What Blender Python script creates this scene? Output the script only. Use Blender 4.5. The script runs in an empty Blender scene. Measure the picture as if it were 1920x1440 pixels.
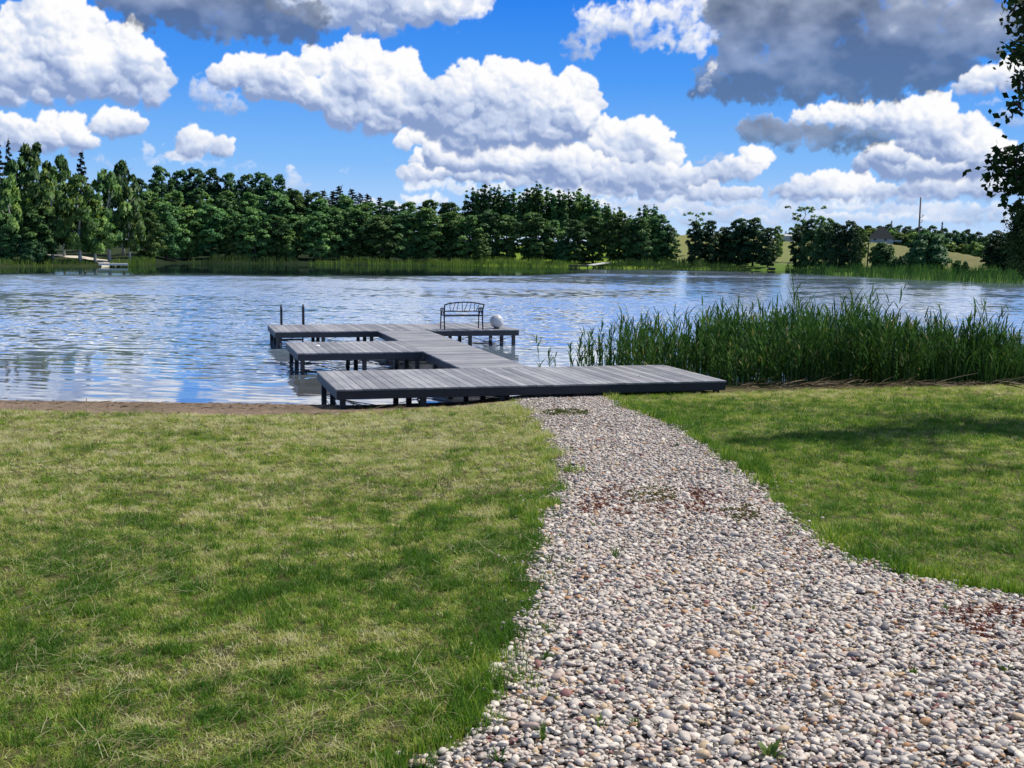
import bpy, bmesh, math, random
import numpy as np
from mathutils import Vector, Matrix, Euler
random.seed(7); np.random.seed(7)
scene = bpy.context.scene
COL = scene.collection
R = math.radians

# ---------------------------------------------------------------- camera
F_PX, HORIZON, ROLL, CAM_Z = 2150.0, 459.64, R(.697), 2.75
PITCH = math.atan((720-HORIZON)/F_PX)
cam_data = bpy.data.cameras.new('camera'); cam = bpy.data.objects.new('camera', cam_data); COL.objects.link(cam)
cam_data.sensor_width = 36.0; cam_data.lens = F_PX/1920*36.0; cam_data.clip_start = .1; cam_data.clip_end = 9000
cam.matrix_world = Matrix.Translation((0, 0, CAM_Z)) @ Matrix.Rotation(R(90)-PITCH, 4, 'X') @ Matrix.Rotation(ROLL, 4, 'Z')
scene.camera = cam
CAM_R = np.array(cam.matrix_world.to_3x3())
def ray(x, y):
    d = CAM_R @ np.array([x-960, 720-y, -F_PX], dtype=float); return d/np.linalg.norm(d)
def azel(x, y):
    d = ray(x, y); return math.degrees(math.atan2(d[0], d[1])), math.degrees(math.atan2(d[2], math.hypot(d[0], d[1])))
def at_dist(x, y, r):                     # the point seen at (x, y) at horizontal distance r
    d = ray(x, y); return np.array([0, 0, CAM_Z]) + d*r/math.hypot(d[0], d[1])
def at_z(x, y, z):
    d = ray(x, y); return np.array([0, 0, CAM_Z]) + d*(z-CAM_Z)/d[2]

# ---------------------------------------------------------------- scene graph helpers
def tag(o, label=None, cat=None, group=None, kind=None):
    if label: o['label'] = label
    if cat: o['category'] = cat
    if group: o['group'] = group
    if kind: o['kind'] = kind
    return o
def empty(name, loc, label, cat, group=None, rz=0.0):
    o = bpy.data.objects.new(name, None); COL.objects.link(o); o.location = loc; o.rotation_euler = (0, 0, rz); o.empty_display_size = .2
    return tag(o, label, cat, group)
def link_mesh(name, me, parent=None):
    o = bpy.data.objects.new(name, me); COL.objects.link(o)
    if parent is not None: o.parent = parent
    return o
class MB:
    """collects shapes, then becomes ONE mesh object"""
    def __init__(s): s.v = []; s.f = []
    def add(s, vs, fs):
        n = len(s.v); s.v += [tuple(map(float, p)) for p in vs]; s.f += [tuple(n+i for i in q) for q in fs]
    def box(s, lo, hi):
        x0, y0, z0 = lo; x1, y1, z1 = hi
        s.add([(x0,y0,z0),(x1,y0,z0),(x1,y1,z0),(x0,y1,z0),(x0,y0,z1),(x1,y0,z1),(x1,y1,z1),(x0,y1,z1)],
              [(3,2,1,0),(4,5,6,7),(0,1,5,4),(1,2,6,5),(2,3,7,6),(3,0,4,7)])
    def tube(s, pts, rad, n=8, caps=True):
        pts = [np.array(p, float) for p in pts]; rad = [rad]*len(pts) if np.isscalar(rad) else list(rad); base = len(s.v); up = None
        for i, p in enumerate(pts):
            t = pts[min(i+1, len(pts)-1)]-pts[max(i-1, 0)]; t = t/(np.linalg.norm(t)+1e-12)
            if up is None: up = np.array([0, 0, 1.]) if abs(t[2]) < .9 else np.array([1., 0, 0])
            a = np.cross(t, up); a /= np.linalg.norm(a)+1e-12; b = np.cross(a, t); up = b
            for k in range(n):
                w = 2*math.pi*k/n; s.v.append(tuple(p+rad[i]*(math.cos(w)*a+math.sin(w)*b)))
        for i in range(len(pts)-1):
            for k in range(n):
                q = base+i*n; s.f.append((q+k, q+(k+1) % n, q+n+(k+1) % n, q+n+k))
        if caps:
            s.f.append(tuple(base+k for k in reversed(range(n)))); s.f.append(tuple(base+(len(pts)-1)*n+k for k in range(n)))
    def build(s, name, m, parent=None, smooth=False, bevel=0):
        me = bpy.data.meshes.new(name); me.from_pydata(s.v, [], s.f); me.materials.append(m); me.update()
        if smooth: me.polygons.foreach_set('use_smooth', [True]*len(me.polygons))
        o = link_mesh(name, me, parent)
        if bevel:
            md = o.modifiers.new('bevel', 'BEVEL'); md.width = bevel; md.segments = 2; md.limit_method = 'ANGLE'
        return o
def quads_mesh(name, V, m, smooth=False, attrs=None, normals=None):
    """V: (n, 4, 3) separate quads -> mesh, quickly"""
    n = len(V); me = bpy.data.meshes.new(name)
    me.vertices.add(n*4); me.vertices.foreach_set('co', np.asarray(V, np.float32).ravel())
    me.loops.add(n*4); me.loops.foreach_set('vertex_index', np.arange(n*4, dtype=np.int32))
    me.polygons.add(n); me.polygons.foreach_set('loop_start', np.arange(0, n*4, 4, dtype=np.int32)); me.polygons.foreach_set('loop_total', np.full(n, 4, np.int32))
    for k, a in (attrs or {}).items():
        at = me.attributes.new(k, 'FLOAT', 'FACE'); at.data.foreach_set('value', np.asarray(a, np.float32))
    me.materials.append(m); me.update(calc_edges=True)
    if smooth or normals is not None: me.polygons.foreach_set('use_smooth', [True]*n)
    if normals is not None: me.normals_split_custom_set_from_vertices(np.repeat(normals, 4, 0).tolist())
    return me
def grid_mesh(name, P, m, smooth=True, wrap=False):
    """P: (a, b, 3) grid"""
    a, b, _ = P.shape; idx = np.arange(a*b).reshape(a, b)
    if wrap: idx = np.concatenate([idx, idx[:, :1]], 1)
    q = np.stack([idx[:-1, :-1], idx[:-1, 1:], idx[1:, 1:], idx[1:, :-1]], -1).reshape(-1, 4); n = len(q)
    me = bpy.data.meshes.new(name); me.vertices.add(a*b); me.vertices.foreach_set('co', P.astype(np.float32).ravel())
    me.loops.add(n*4); me.loops.foreach_set('vertex_index', q.astype(np.int32).ravel())
    me.polygons.add(n); me.polygons.foreach_set('loop_start', np.arange(0, n*4, 4, dtype=np.int32)); me.polygons.foreach_set('loop_total', np.full(n, 4, np.int32))
    me.materials.append(m); me.update(calc_edges=True)
    if smooth: me.polygons.foreach_set('use_smooth', [True]*n)
    return me
def color_attr(me, name, rgb):
    at = me.color_attributes.new(name, 'FLOAT_COLOR', 'POINT'); c = np.ones((len(rgb), 4), np.float32); c[:, :3] = rgb; at.data.foreach_set('color', c.ravel())

# ---------------------------------------------------------------- material helpers
class NT:
    def __init__(s, name):
        s.m = bpy.data.materials.new(name); s.m.use_nodes = True; s.t = s.m.node_tree; s.t.nodes.clear(); s.out = s.n('ShaderNodeOutputMaterial')
    def n(s, typ, ins=None, **kw):
        nd = s.t.nodes.new(typ)
        for k, v in kw.items(): setattr(nd, k, v)
        for k, v in (ins or {}).items():
            if isinstance(v, bpy.types.NodeSocket): s.t.links.new(v, nd.inputs[k])
            else: nd.inputs[k].default_value = v
        return nd
    def ramp(s, fac, stops, interp='LINEAR'):
        nd = s.n('ShaderNodeValToRGB', {'Fac': fac}); cr = nd.color_ramp; cr.interpolation = interp
        while len(cr.elements) < len(stops): cr.elements.new(.5)
        for e, (p, c) in zip(cr.elements, stops): e.position = p; e.color = (*c, 1) if len(c) == 3 else c
        return nd.outputs['Color']
    def math(s, op, a, b=0.0, clamp=False):
        nd = s.n('ShaderNodeMath', {0: a, 1: b}, operation=op); nd.use_clamp = clamp; return nd.outputs[0]
    def mix(s, fac, a, b, mode='MIX'):
        nd = s.n('ShaderNodeMix', data_type='RGBA', blend_type=mode)
        for i, v in ((0, fac), (6, a), (7, b)):
            if isinstance(v, bpy.types.NodeSocket): s.t.links.new(v, nd.inputs[i])
            else: nd.inputs[i].default_value = v if i == 0 else ((*v, 1) if len(v) == 3 else v)
        return nd.outputs[2]
    def noise(s, vec, scale, detail=4.0, rough=.55, out='Fac', dim='3D'):
        nd = s.n('ShaderNodeTexNoise', {'Scale': scale, 'Detail': detail, 'Roughness': rough}); nd.noise_dimensions = dim
        if vec is not None: s.t.links.new(vec, nd.inputs['Vector'])
        return nd.outputs[out]
    def pos(s): return s.n('ShaderNodeNewGeometry').outputs['Position']
    def obj(s): return s.n('ShaderNodeTexCoord').outputs['Object']
    def attr(s, name, typ='GEOMETRY', out='Fac'): return s.n('ShaderNodeAttribute', attribute_name=name, attribute_type=typ).outputs[out]
    def done(s, shader): s.t.links.new(shader, s.out.inputs['Surface']); return s.m
    def principled(s, **kw): return s.n('ShaderNodeBsdfPrincipled', {k.replace('_', ' '): v for k, v in kw.items()})
def plain(name, rgb, rough=.6, var=.25, scale=6.0, metal=0.0, bump=0.0, spec=.5):
    t = NT(name); nz = t.noise(t.obj(), scale)
    c = t.mix(nz, tuple(v*(1-var) for v in rgb), tuple(min(1, v*(1+var)) for v in rgb))
    ins = {'Base_Color': c, 'Roughness': rough, 'Metallic': metal, 'Specular_IOR_Level': spec}
    if bump: ins['Normal'] = t.n('ShaderNodeBump', {'Strength': bump, 'Distance': .01, 'Height': nz}).outputs[0]
    return t.done(t.principled(**ins).outputs[0])
def leaf_material(name, ramp, trans=.30, rough=.55, attr='tint', typ='GEOMETRY', objcol=False, spec=.25, transcol=1.3):
    t = NT(name); c = t.ramp(t.attr(attr, typ), ramp)
    if objcol:
        oi = t.n('ShaderNodeObjectInfo'); c = t.mix(1.0, c, oi.outputs['Color'], 'MULTIPLY')
    p = t.principled(Base_Color=c, Roughness=rough, Specular_IOR_Level=spec)
    tc = t.mix(1.0, c, (transcol, transcol*1.05, transcol*.5), 'MULTIPLY')
    tr = t.n('ShaderNodeBsdfTranslucent', {'Color': tc})
    return t.done(t.n('ShaderNodeMixShader', {0: trans, 1: p.outputs[0], 2: tr.outputs[0]}).outputs[0])

# ---------------------------------------------------------------- scattering of grass blades and pebbles (stuff): points carry their own rotation, size and tint
def scatter(name, protos, pts, rot, scl, tint, m, smooth=False):
    K = len(protos); idx = np.random.randint(0, K, len(pts)); V = []; Fc = []; pid = []; off = 0
    for k, (v, f) in enumerate(protos):
        V.append(np.asarray(v, np.float32)); Fc += [tuple(int(i)+off for i in q) for q in f]; pid += [k]*len(v); off += len(v)
    V.append(np.asarray(pts, np.float32)); V = np.concatenate(V)
    me = bpy.data.meshes.new(name); me.from_pydata(V.tolist(), [], Fc); me.materials.append(m)
    if smooth: me.polygons.foreach_set('use_smooth', [True]*len(me.polygons))
    n = len(V); z = n-len(pts)
    def put(nm, typ, key, arr):
        a = me.attributes.new(nm, typ, 'POINT'); a.data.foreach_set(key, arr.ravel())
    put('pid', 'INT', 'value', np.array(pid+[-1]*len(pts), np.int32))
    put('idx', 'INT', 'value', np.concatenate([np.zeros(z, np.int32), idx.astype(np.int32)]))
    put('rot', 'FLOAT_VECTOR', 'vector', np.concatenate([np.zeros((z, 3)), rot]).astype(np.float32))
    put('scl', 'FLOAT_VECTOR', 'vector', np.concatenate([np.ones((z, 3)), scl]).astype(np.float32))
    put('tint', 'FLOAT', 'value', np.concatenate([np.zeros(z), tint]).astype(np.float32))
    me.update(); o = link_mesh(name, me)
    g = bpy.data.node_groups.new(name+'_scatter', 'GeometryNodeTree')
    g.interface.new_socket('Geometry', in_out='INPUT', socket_type='NodeSocketGeometry'); g.interface.new_socket('Geometry', in_out='OUTPUT', socket_type='NodeSocketGeometry')
    N = g.nodes.new; Lk = g.links.new
    gi = N('NodeGroupInput'); go = N('NodeGroupOutput')
    def named(nm, typ):
        a = N('GeometryNodeInputNamedAttribute'); a.data_type = typ; a.inputs['Name'].default_value = nm; return a.outputs[0]
    p = named('pid', 'INT')
    def sep(k):
        c = N('FunctionNodeCompare'); c.data_type = 'INT'; c.operation = 'EQUAL'; Lk(p, c.inputs[2]); c.inputs[3].default_value = k
        s = N('GeometryNodeSeparateGeometry'); s.domain = 'POINT'; Lk(gi.outputs[0], s.inputs[0]); Lk(c.outputs[0], s.inputs[1]); return s.outputs[0]
    J = N('GeometryNodeJoinGeometry')
    for k in range(K):
        gt = N('GeometryNodeGeometryToInstance'); Lk(sep(k), gt.inputs[0]); Lk(gt.outputs[0], J.inputs[0])
    ip = N('GeometryNodeInstanceOnPoints'); Lk(sep(-1), ip.inputs['Points']); Lk(J.outputs[0], ip.inputs['Instance'])
    ip.inputs['Pick Instance'].default_value = True
    Lk(named('idx', 'INT'), ip.inputs['Instance Index']); Lk(named('rot', 'FLOAT_VECTOR'), ip.inputs['Rotation']); Lk(named('scl', 'FLOAT_VECTOR'), ip.inputs['Scale'])
    Lk(ip.outputs[0], go.inputs[0])
    md = o.modifiers.new('scatter', 'NODES'); md.node_group = g
    return o

# ---------------------------------------------------------------- sky colours (computed in azimuth / elevation)
_LAT = {}
def lattice_noise(x, y, seed):
    if seed not in _LAT: _LAT[seed] = np.random.RandomState(seed).rand(256, 256).astype(np.float32)
    T = _LAT[seed]
    xi = np.floor(x).astype(np.int64); yi = np.floor(y).astype(np.int64)
    fx = (x - xi).astype(np.float32); fy = (y - yi).astype(np.float32)
    fx = fx*fx*fx*(fx*(fx*6-15)+10); fy = fy*fy*fy*(fy*(fy*6-15)+10)
    a = T[yi & 255, xi & 255]; b = T[yi & 255, (xi+1) & 255]; c = T[(yi+1) & 255, xi & 255]; d = T[(yi+1) & 255, (xi+1) & 255]
    return (a*(1-fx)+b*fx)*(1-fy) + (c*(1-fx)+d*fx)*fy
def fbm2(x, y, seed, octs=5, gain=.5):
    s = 0; a = 1; t = 0
    for o in range(octs):
        s = s + a*lattice_noise(x*2**o+o*17.3, y*2**o+o*9.1, seed+o); t += a; a *= gain
    return s/t
def sstep(a, b, x):
    t = np.clip((x-a)/(b-a), 0, 1); return t*t*(3-2*t)
def lin(c):
    c = np.asarray(c, dtype=np.float64)/255
    return np.where(c <= .04045, c/12.92, ((c+.055)/1.055)**2.4)
def blur(a, s):
    r = int(s*3)+1; k = np.exp(-.5*(np.arange(-r, r+1)/s)**2); k /= k.sum()
    p = np.pad(a, ((r, r), (0, 0)), mode='edge'); a = sum(k[i]*p[i:i+a.shape[0]] for i in range(2*r+1))
    p = np.pad(a, ((0, 0), (r, r)), mode='edge'); return sum(k[i]*p[:, i:i+a.shape[1]] for i in range(2*r+1))
# a cloud: (kind, dark 0..1, [ellipses x, y, rx, ry]) ; units of 1/1920 of the picture's width, turned into degrees below
CLOUDS = [
 ('cumulus', .1, [(-200,-120,200,80),(200,-160,240,70),(640,-150,200,60),(1000,-190,220,80),(1450,-200,260,90),(1900,-150,240,80),(2250,60,160,90),(-260,120,140,90),(500,-320,260,90),(1150,-360,260,80),(1700,-380,240,90),(0,-360,240,90)]),  # unseen clouds added above the view so the lake reflects brighter
 ('flat', .30, [(1240,410,150,9),(1440,413,120,9),(1650,408,150,12),(1850,410,120,12),(1120,400,120,9),(960,392,110,9),(700,384,120,7),(1330,392,110,9),(1560,408,90,9),(500,380,160,8)]),
 ('flat', .10, [(800,370,46,11),(770,368,26,8),(1000,372,120,10),(1180,380,120,10),(1760,388,130,9),(1480,392,120,9),(1860,395,90,10),(1630,386,110,9)]),
 ('flat', .05, [(760,392,80,10),(1600,372,80,10),(1500,380,60,9),(1720,398,90,10),(1240,386,120,12),(1090,380,90,11),(1400,398,120,10),(1050,362,80,11),(1180,362,70,10),(1290,368,80,11),(1390,376,70,9),(1240,350,50,9),(820,345,70,11),(900,352,70,11)]),
 ('cumulus', .20, [(1215,356,60,20),(1290,352,60,24),(1340,366,70,16),(1120,352,70,18),(1400,362,40,14)]),
 ('cumulus', .18, [(800,322,52,20),(870,318,60,24),(950,330,70,22),(1010,342,60,16),(770,330,26,14),(1060,340,40,16)]),
 ('cumulus', .20, [(820,296,60,16),(890,296,60,18),(960,312,60,20),(1330,330,50,18)]),
 ('cumulus', .15, [(1130,338,50,18),(1060,322,40,16),(1230,332,40,14)]),
 ('wisp', .2, [(390,170,40,22),(420,190,60,20),(1290,70,60,30),(1350,300,50,14),(250,80,24,20),(860,10,60,30),(880,-10,50,40)]),
 ('cumulus', .12, [(1530,350,70,24),(1490,362,50,16),(1590,350,60,26),(1640,360,55,18),(1690,368,60,14),(1545,335,40,18)]),
 ('cumulus', .25, [(1800,352,110,22),(1880,345,80,26),(1740,362,70,14),(1840,325,60,18)]),
 ('cumulus', .10, [(1400,302,38,24),(1370,322,60,20),(1430,292,22,14),(1325,332,45,14)]),
 ('cumulus', .45, [(1680,305,75,36),(1740,300,70,40),(1790,300,70,36),(1850,300,60,38)]),
 ('cumulus', .05, [(1755,308,45,17),(1700,318,28,10),(1800,302,30,14)]),
 ('slab', .80, [(1510,250,130,28),(1590,258,90,24),(1430,236,50,20),(1650,250,70,16)]),
 ('cumulus', .04, [(1640,216,70,24),(1705,228,58,42),(1745,214,42,34),(1785,258,60,40),(1832,272,34,30),(1570,214,90,18),(1745,262,60,30),(1870,300,50,30)]),
 ('cumulus', .05, [(1165,272,70,46),(1250,290,28,34),(1220,258,38,32),(1130,300,60,28),(1195,300,70,28)]),
 ('cumulus', .16, [(900,285,120,40),(1000,300,120,40),(1090,325,120,34),(1220,335,110,30),(820,265,90,30)]),
 ('cumulus', .08, [(1030,300,28,26),(1062,288,14,24),(960,300,60,24),(890,300,70,22),(1000,320,60,14)]),
 ('cumulus', .10, [(930,165,80,50),(872,152,38,34),(1000,156,44,36),(1082,165,40,34),(1102,200,26,36),(1040,220,80,54),(950,230,100,54),(885,255,60,34)]),
 ('cumulus', .28, [(480,142,100,36),(600,140,80,44),(676,104,46,34),(662,82,22,18),(762,116,26,26),(722,160,76,54),(690,215,90,40),(800,205,84,54),(850,248,60,26),(560,172,70,26),(640,180,70,36)]),
 ('cumulus', .06, [(70,105,90,72),(122,40,40,52),(152,92,70,66),(228,122,66,58),(297,152,28,42),(252,170,60,34),(36,56,46,40),(0,150,70,44),(110,165,90,34),(255,100,18,20)]),
 ('cumulus', .22, [(226,230,48,26),(196,238,30,20)]),
 ('cumulus', .14, [(28,248,36,28),(112,246,46,32),(148,266,26,24),(60,270,60,20)]),
 ('cumulus', .06, [(362,268,28,28),(416,276,20,20),(340,292,30,14)]),
 ('wisp', .10, [(272,278,14,18),(311,270,7,8),(300,302,60,9),(380,304,70,8),(200,300,30,9),(462,312,14,9),(545,334,18,16),(645,313,16,7),(560,350,30,12)]),
 ('wisp', .22, [(1088,84,40,24),(1112,42,34,38),(1180,36,50,34),(1250,20,70,30),(1205,74,36,20),(1300,6,60,24)]),
 ('cumulus', .18, [(700,20,130,44),(820,4,66,34),(610,0,120,50),(760,-20,140,50)]),
 ('slab', .74, [(300,8,110,44),(400,24,110,44),(480,50,110,32),(560,54,70,26),(360,-30,190,40),(520,20,110,40)]),
 ('slab', .82, [(1440,146,130,46),(1390,166,90,28),(1560,138,150,52),(1660,100,170,74),(1480,80,140,76),(1820,40,180,60),(1720,126,120,36),(1560,0,240,70),(1420,10,110,56),(1330,150,30,40)]),
 ('cumulus', .05, [(1850,152,50,22),(1895,140,50,26),(1810,166,26,12)]),
 ('wisp', .0, [(1332,128,14,18),(1320,160,10,20)]),
 ('wisp', .3, [(1900,222,36,16),(1850,190,30,8)]),
]
def sky_image(az0, az1, el0, el1, res, clouds, seed=5):
    nx = int((az1-az0)/res)+1; ny = int((el1-el0)/res)+1
    AZ, EL = np.meshgrid(np.linspace(az0, az1, nx), np.linspace(el0, el1, ny))
    stops = [-3, 0, 1.5, 4, 8, 12, 22, 45]
    cols = lin([(210,230,252),(204,226,252),(178,212,252),(132,189,250),(78,156,246),(44,130,238),(120,176,242),(80,140,225)])
    img = np.stack([np.interp(EL, stops, cols[:, k]) for k in range(3)], -1)
    wx = (fbm2(AZ*1.9, EL*1.9, 31)-.5)*1.0 + (fbm2(AZ*8, EL*8, 41, 3)-.5)*.26
    wy = (fbm2(AZ*1.9+50, EL*1.9, 51)-.5)*1.0 + (fbm2(AZ*8+9, EL*8, 61, 3)-.5)*.26
    det = fbm2(AZ*2.2, EL*3.2, 71, 6, .55); low = fbm2(AZ*.5, EL*.8, 81, 3)
    rs = np.random.RandomState(seed)
    L = np.array([.50, .66, .56]); L /= np.linalg.norm(L)
    for kind, dark, ells in clouds:
        S = []
        for (cx, cy, rx, ry) in ells:
            m = min(rx, ry); asp = .62 if kind == 'flat' else (.8 if kind == 'slab' else 1.0)
            for q in range(int(6+10*rx/m*.8)):
                a = rs.rand()*6.283; d = math.sqrt(rs.rand())*.75
                S.append((cx+math.cos(a)*d*rx, cy+math.sin(a)*d*ry*asp, m*rs.uniform(.35, .62), 0, 0))
            for q in range(int(8+8*rx/m)):
                a = rs.uniform(-.35, math.pi+.35) if kind == 'cumulus' else rs.rand()*6.283
                S.append((cx+math.cos(a)*rx*.8, cy+math.sin(a)*ry*.8, m*rs.uniform(.2, .36), m*.1, 0))
        K = []
        for (x, y, r, z, g) in S:
            if r > .16:
                for q in range(7 if kind == 'cumulus' else 3):
                    a = rs.uniform(-.5, math.pi+.4); b = rs.uniform(.1, 1.)
                    K.append((x+math.cos(a)*r*b*.95, y+math.sin(a)*r*b*.95, r*rs.uniform(.25, .5), z+r*math.sqrt(max(0, 1-b*b*.9))*.75, 1))
        K2 = []
        for (x, y, r, z, g) in K:
            if r > .12 and kind == 'cumulus':
                for q in range(4):
                    a = rs.uniform(-.3, math.pi+.3); b = rs.uniform(.2, 1.)
                    K2.append((x+math.cos(a)*r*b, y+math.sin(a)*r*b, r*rs.uniform(.3, .5), z+r*math.sqrt(max(0, 1-b*b*.9))*.7, 2))
        S = S+K+K2
        ytop = max(s[1]+s[2] for s in S); ybot = min(s[1]-s[2]*.6 for s in S)
        xa = min(s[0]-s[2] for s in S)-1; xb = max(s[0]+s[2] for s in S)+1
        i0 = max(0, int((xa-az0)/res)); i1 = min(nx, int((xb-az0)/res)+2); j0 = max(0, int((ybot-1.5-el0)/res)); j1 = min(ny, int((ytop+1-el0)/res)+2)
        if i1-i0 < 2 or j1-j0 < 2: continue
        X = AZ[j0:j1, i0:i1]; Y = EL[j0:j1, i0:i1]
        H = np.full(X.shape, -9.); NX = np.zeros(X.shape); NY = np.zeros(X.shape); F = np.zeros(X.shape); BASE = np.zeros(X.shape)
        for (x, y, r, z, g) in S:
            a0 = max(0, int((x-r-X[0, 0])/res)); a1 = min(X.shape[1], int((x+r-X[0, 0])/res)+2); b0 = max(0, int((y-r-Y[0, 0])/res)); b1 = min(X.shape[0], int((y+r-Y[0, 0])/res)+2)
            if a1 <= a0 or b1 <= b0: continue
            dx = (X[b0:b1, a0:a1]-x)/r; dy = (Y[b0:b1, a0:a1]-y)/r
            q = 1-dx*dx-dy*dy; ok = q > 0; hz = z+r*np.sqrt(np.where(ok, q, 0))
            f = F[b0:b1, a0:a1]; np.maximum(f, np.where(ok, q*min(1, .35+r*1.2), 0), out=f)
            w = ok & (hz > H[b0:b1, a0:a1])
            H[b0:b1, a0:a1][w] = hz[w]; NX[b0:b1, a0:a1][w] = dx[w]; NY[b0:b1, a0:a1][w] = dy[w]
        # warp the picture of the cloud so that no outline stays circular
        amp = 1.0 if kind != 'cumulus' else .55
        ii = np.clip(((X+wx[j0:j1, i0:i1]*amp-X[0, 0])/res), 0, X.shape[1]-1.001); jj = np.clip(((Y+wy[j0:j1, i0:i1]*amp*.8-Y[0, 0])/res), 0, X.shape[0]-1.001)
        ia = ii.astype(int); ja = jj.astype(int); fi = ii-ia; fj = jj-ja
        def smp(A): return (A[ja, ia]*(1-fi)+A[ja, np.minimum(ia+1, A.shape[1]-1)]*fi)*(1-fj)+(A[np.minimum(ja+1, A.shape[0]-1), ia]*(1-fi)+A[np.minimum(ja+1, A.shape[0]-1), np.minimum(ia+1, A.shape[1]-1)]*fi)*fj
        sc = .045/res
        F = smp(blur(F, max(.5, 1.1*sc))); s1 = max(.5, (1.6 if kind == 'cumulus' else 3.5)*sc)
        s1 = s1*.75; NXb = smp(blur(NX, s1)*.75+blur(NX, s1*4)*.4+blur(NX, s1*14)*.6); NYb = smp(blur(NY, s1)*.75+blur(NY, s1*4)*.4+blur(NY, s1*14)*.6)
        dl = det[j0:j1, i0:i1]; lo = low[j0:j1, i0:i1]
        k_ = .25 if kind == 'slab' else 1.0
        NXb = NXb*k_; NYb = NYb*k_
        NXb = NXb+np.gradient(blur(F, max(.6, 10*sc)), axis=1)*-18/sc*.5; NYb = NYb+np.gradient(blur(F, max(.6, 10*sc)), axis=0)*-18/sc*.5
        nz = np.sqrt(np.clip(1-np.minimum(NXb**2+NYb**2, .96), 0, 1)); nn = np.sqrt(NXb**2+NYb**2+nz**2)
        ndl = (NXb*L[0]+NYb*L[1]+nz*L[2])/nn
        v = np.clip((Y-ybot)/(ytop-ybot), 0, 1)
        soft = {'cumulus': .27, 'flat': .6, 'slab': .75, 'wisp': .8}[kind]
        er = {'cumulus': .13, 'flat': .10, 'slab': .10, 'wisp': .34}[kind]
        soft = soft+(.5*(1-sstep(0., .4, v)) if kind == 'cumulus' else 0)
        al = sstep(0.0, soft, F-er*(1-dl)*1.1+.04)
        if kind == 'flat': al = al*.97
        if kind == 'slab': al = al*np.clip(.8+.2*sstep(.2, .8, v), 0, 1)
        lit = .47+.60*ndl+(dl-.5)*.22+(lo-.5)*.45
        lit = np.clip(lit-.34*(1-sstep(0, .8, v+(lo-.5)*.5)), 0, 1.15)
        if kind == 'slab':
            lit = np.clip(.12+.12*ndl+(dl-.5)*.26+(lo-.5)*1.0+.50*v*v+.35*(1-sstep(0, .8, F))*v-.30*(1-sstep(0,.5,v)), 0, 1)
            shade = lin((92,108,136)); mid = lin((150,163,188)); top = lin((228,234,245))
        else:
            lit = np.clip(lit-dark*.55*(1-sstep(.1, .8, v)), 0, 1.1); shade = lin((138,160,204)); mid = lin((206,218,242)); top = lin((254,254,255))
        t = lit[..., None]
        col = np.where(t < .5, shade+(mid-shade)*(t/.5), mid+(top-mid)*np.clip((t-.5)/.38, 0, 1))
        haze = np.clip(1-(Y-0.)/4.0, 0, 1)[..., None]*.22
        col = col*(1-haze)+lin((214,230,252))*haze
        a = al[..., None]
        img[j0:j1, i0:i1] = img[j0:j1, i0:i1]*(1-a)+col*a
    return img
# ---------------------------------------------------------------- world, sun, sky
SUN_EL, SUN_AZ = 52.0, 65.0
world = bpy.data.worlds.new('World'); scene.world = world; world.use_nodes = True
wt = world.node_tree; bg = wt.nodes['Background']; sk = wt.nodes.new('ShaderNodeTexSky'); sk.sky_type = 'NISHITA'; sk.sun_disc = False
sk.sun_elevation = R(SUN_EL); sk.sun_rotation = R(SUN_AZ); wt.links.new(sk.outputs[0], bg.inputs['Color']); bg.inputs['Strength'].default_value = .095
sl = bpy.data.lights.new('sun', 'SUN'); sl.energy = 5.0; sl.angle = R(.53); sl.color = (1.0, .95, .86)
so = bpy.data.objects.new('sun', sl); COL.objects.link(so)
sun_dir = Vector((math.sin(R(SUN_AZ))*math.cos(R(SUN_EL)), math.cos(R(SUN_AZ))*math.cos(R(SUN_EL)), math.sin(R(SUN_EL))))
so.rotation_euler = sun_dir.to_track_quat('Z', 'Y').to_euler(); so.location = (30, 20, 60)
scene.view_settings.view_transform = 'Standard'; scene.view_settings.look = 'None'; scene.view_settings.exposure = 0

deg_px = math.degrees(1/F_PX)
clouds = [(k, d, [(*azel(x, y), rx*deg_px, ry*deg_px) for x, y, rx, ry in e]) for k, d, e in CLOUDS]
A0, A1, E0, E1, RES = -28., 28., -1.5, 17., .045
fine = sky_image(A0, A1, E0, E1, RES, clouds)
rs = np.random.RandomState(11); extra = []
for q in range(46):                                            # the rest of the sky all round
    a = rs.uniform(-180, 180)
    e = rs.uniform(4, 36)
    if abs(a) < 34 and e < 19: continue
    s = rs.uniform(2.5, 6)
    extra.append(('cumulus', rs.uniform(0, .4), [(a+rs.uniform(-1, 1)*s*1.4, e+rs.uniform(-.3, .3)*s, s*rs.uniform(.6, 1.1), s*rs.uniform(.4, .7)) for k in range(4)]))
for q in range(34):  # more unseen clouds added high up ahead to brighten the water's reflection
    s = rs.uniform(3, 5.5); a = rs.uniform(-48, 48); e = rs.uniform(19.5, 37)
    extra.append(('cumulus', rs.uniform(0, .2), [(a+rs.uniform(-1, 1)*s*1.2, e+rs.uniform(-.3, .3)*s, s*rs.uniform(.6, 1.1), s*rs.uniform(.35, .6)) for k in range(4)]))
coarse = sky_image(-180., 180., -1.5, 40., .3, extra, 9)
def sample(img, a0, e0, res, A, Eg):
    i = np.clip((A-a0)/res, 0, img.shape[1]-1.001); j = np.clip((Eg-e0)/res, 0, img.shape[0]-1.001); ia = i.astype(int); ja = j.astype(int); fi = (i-ia)[..., None]; fj = (j-ja)[..., None]
    return (img[ja, ia]*(1-fi)+img[ja, ia+1]*fi)*(1-fj)+(img[ja+1, ia]*(1-fi)+img[ja+1, ia+1]*fi)*fj
az = np.concatenate([np.arange(-180, -27.5, 1.25), np.arange(-27.5, 27.5, .045), np.arange(27.5, 180, 1.25)])
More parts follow.
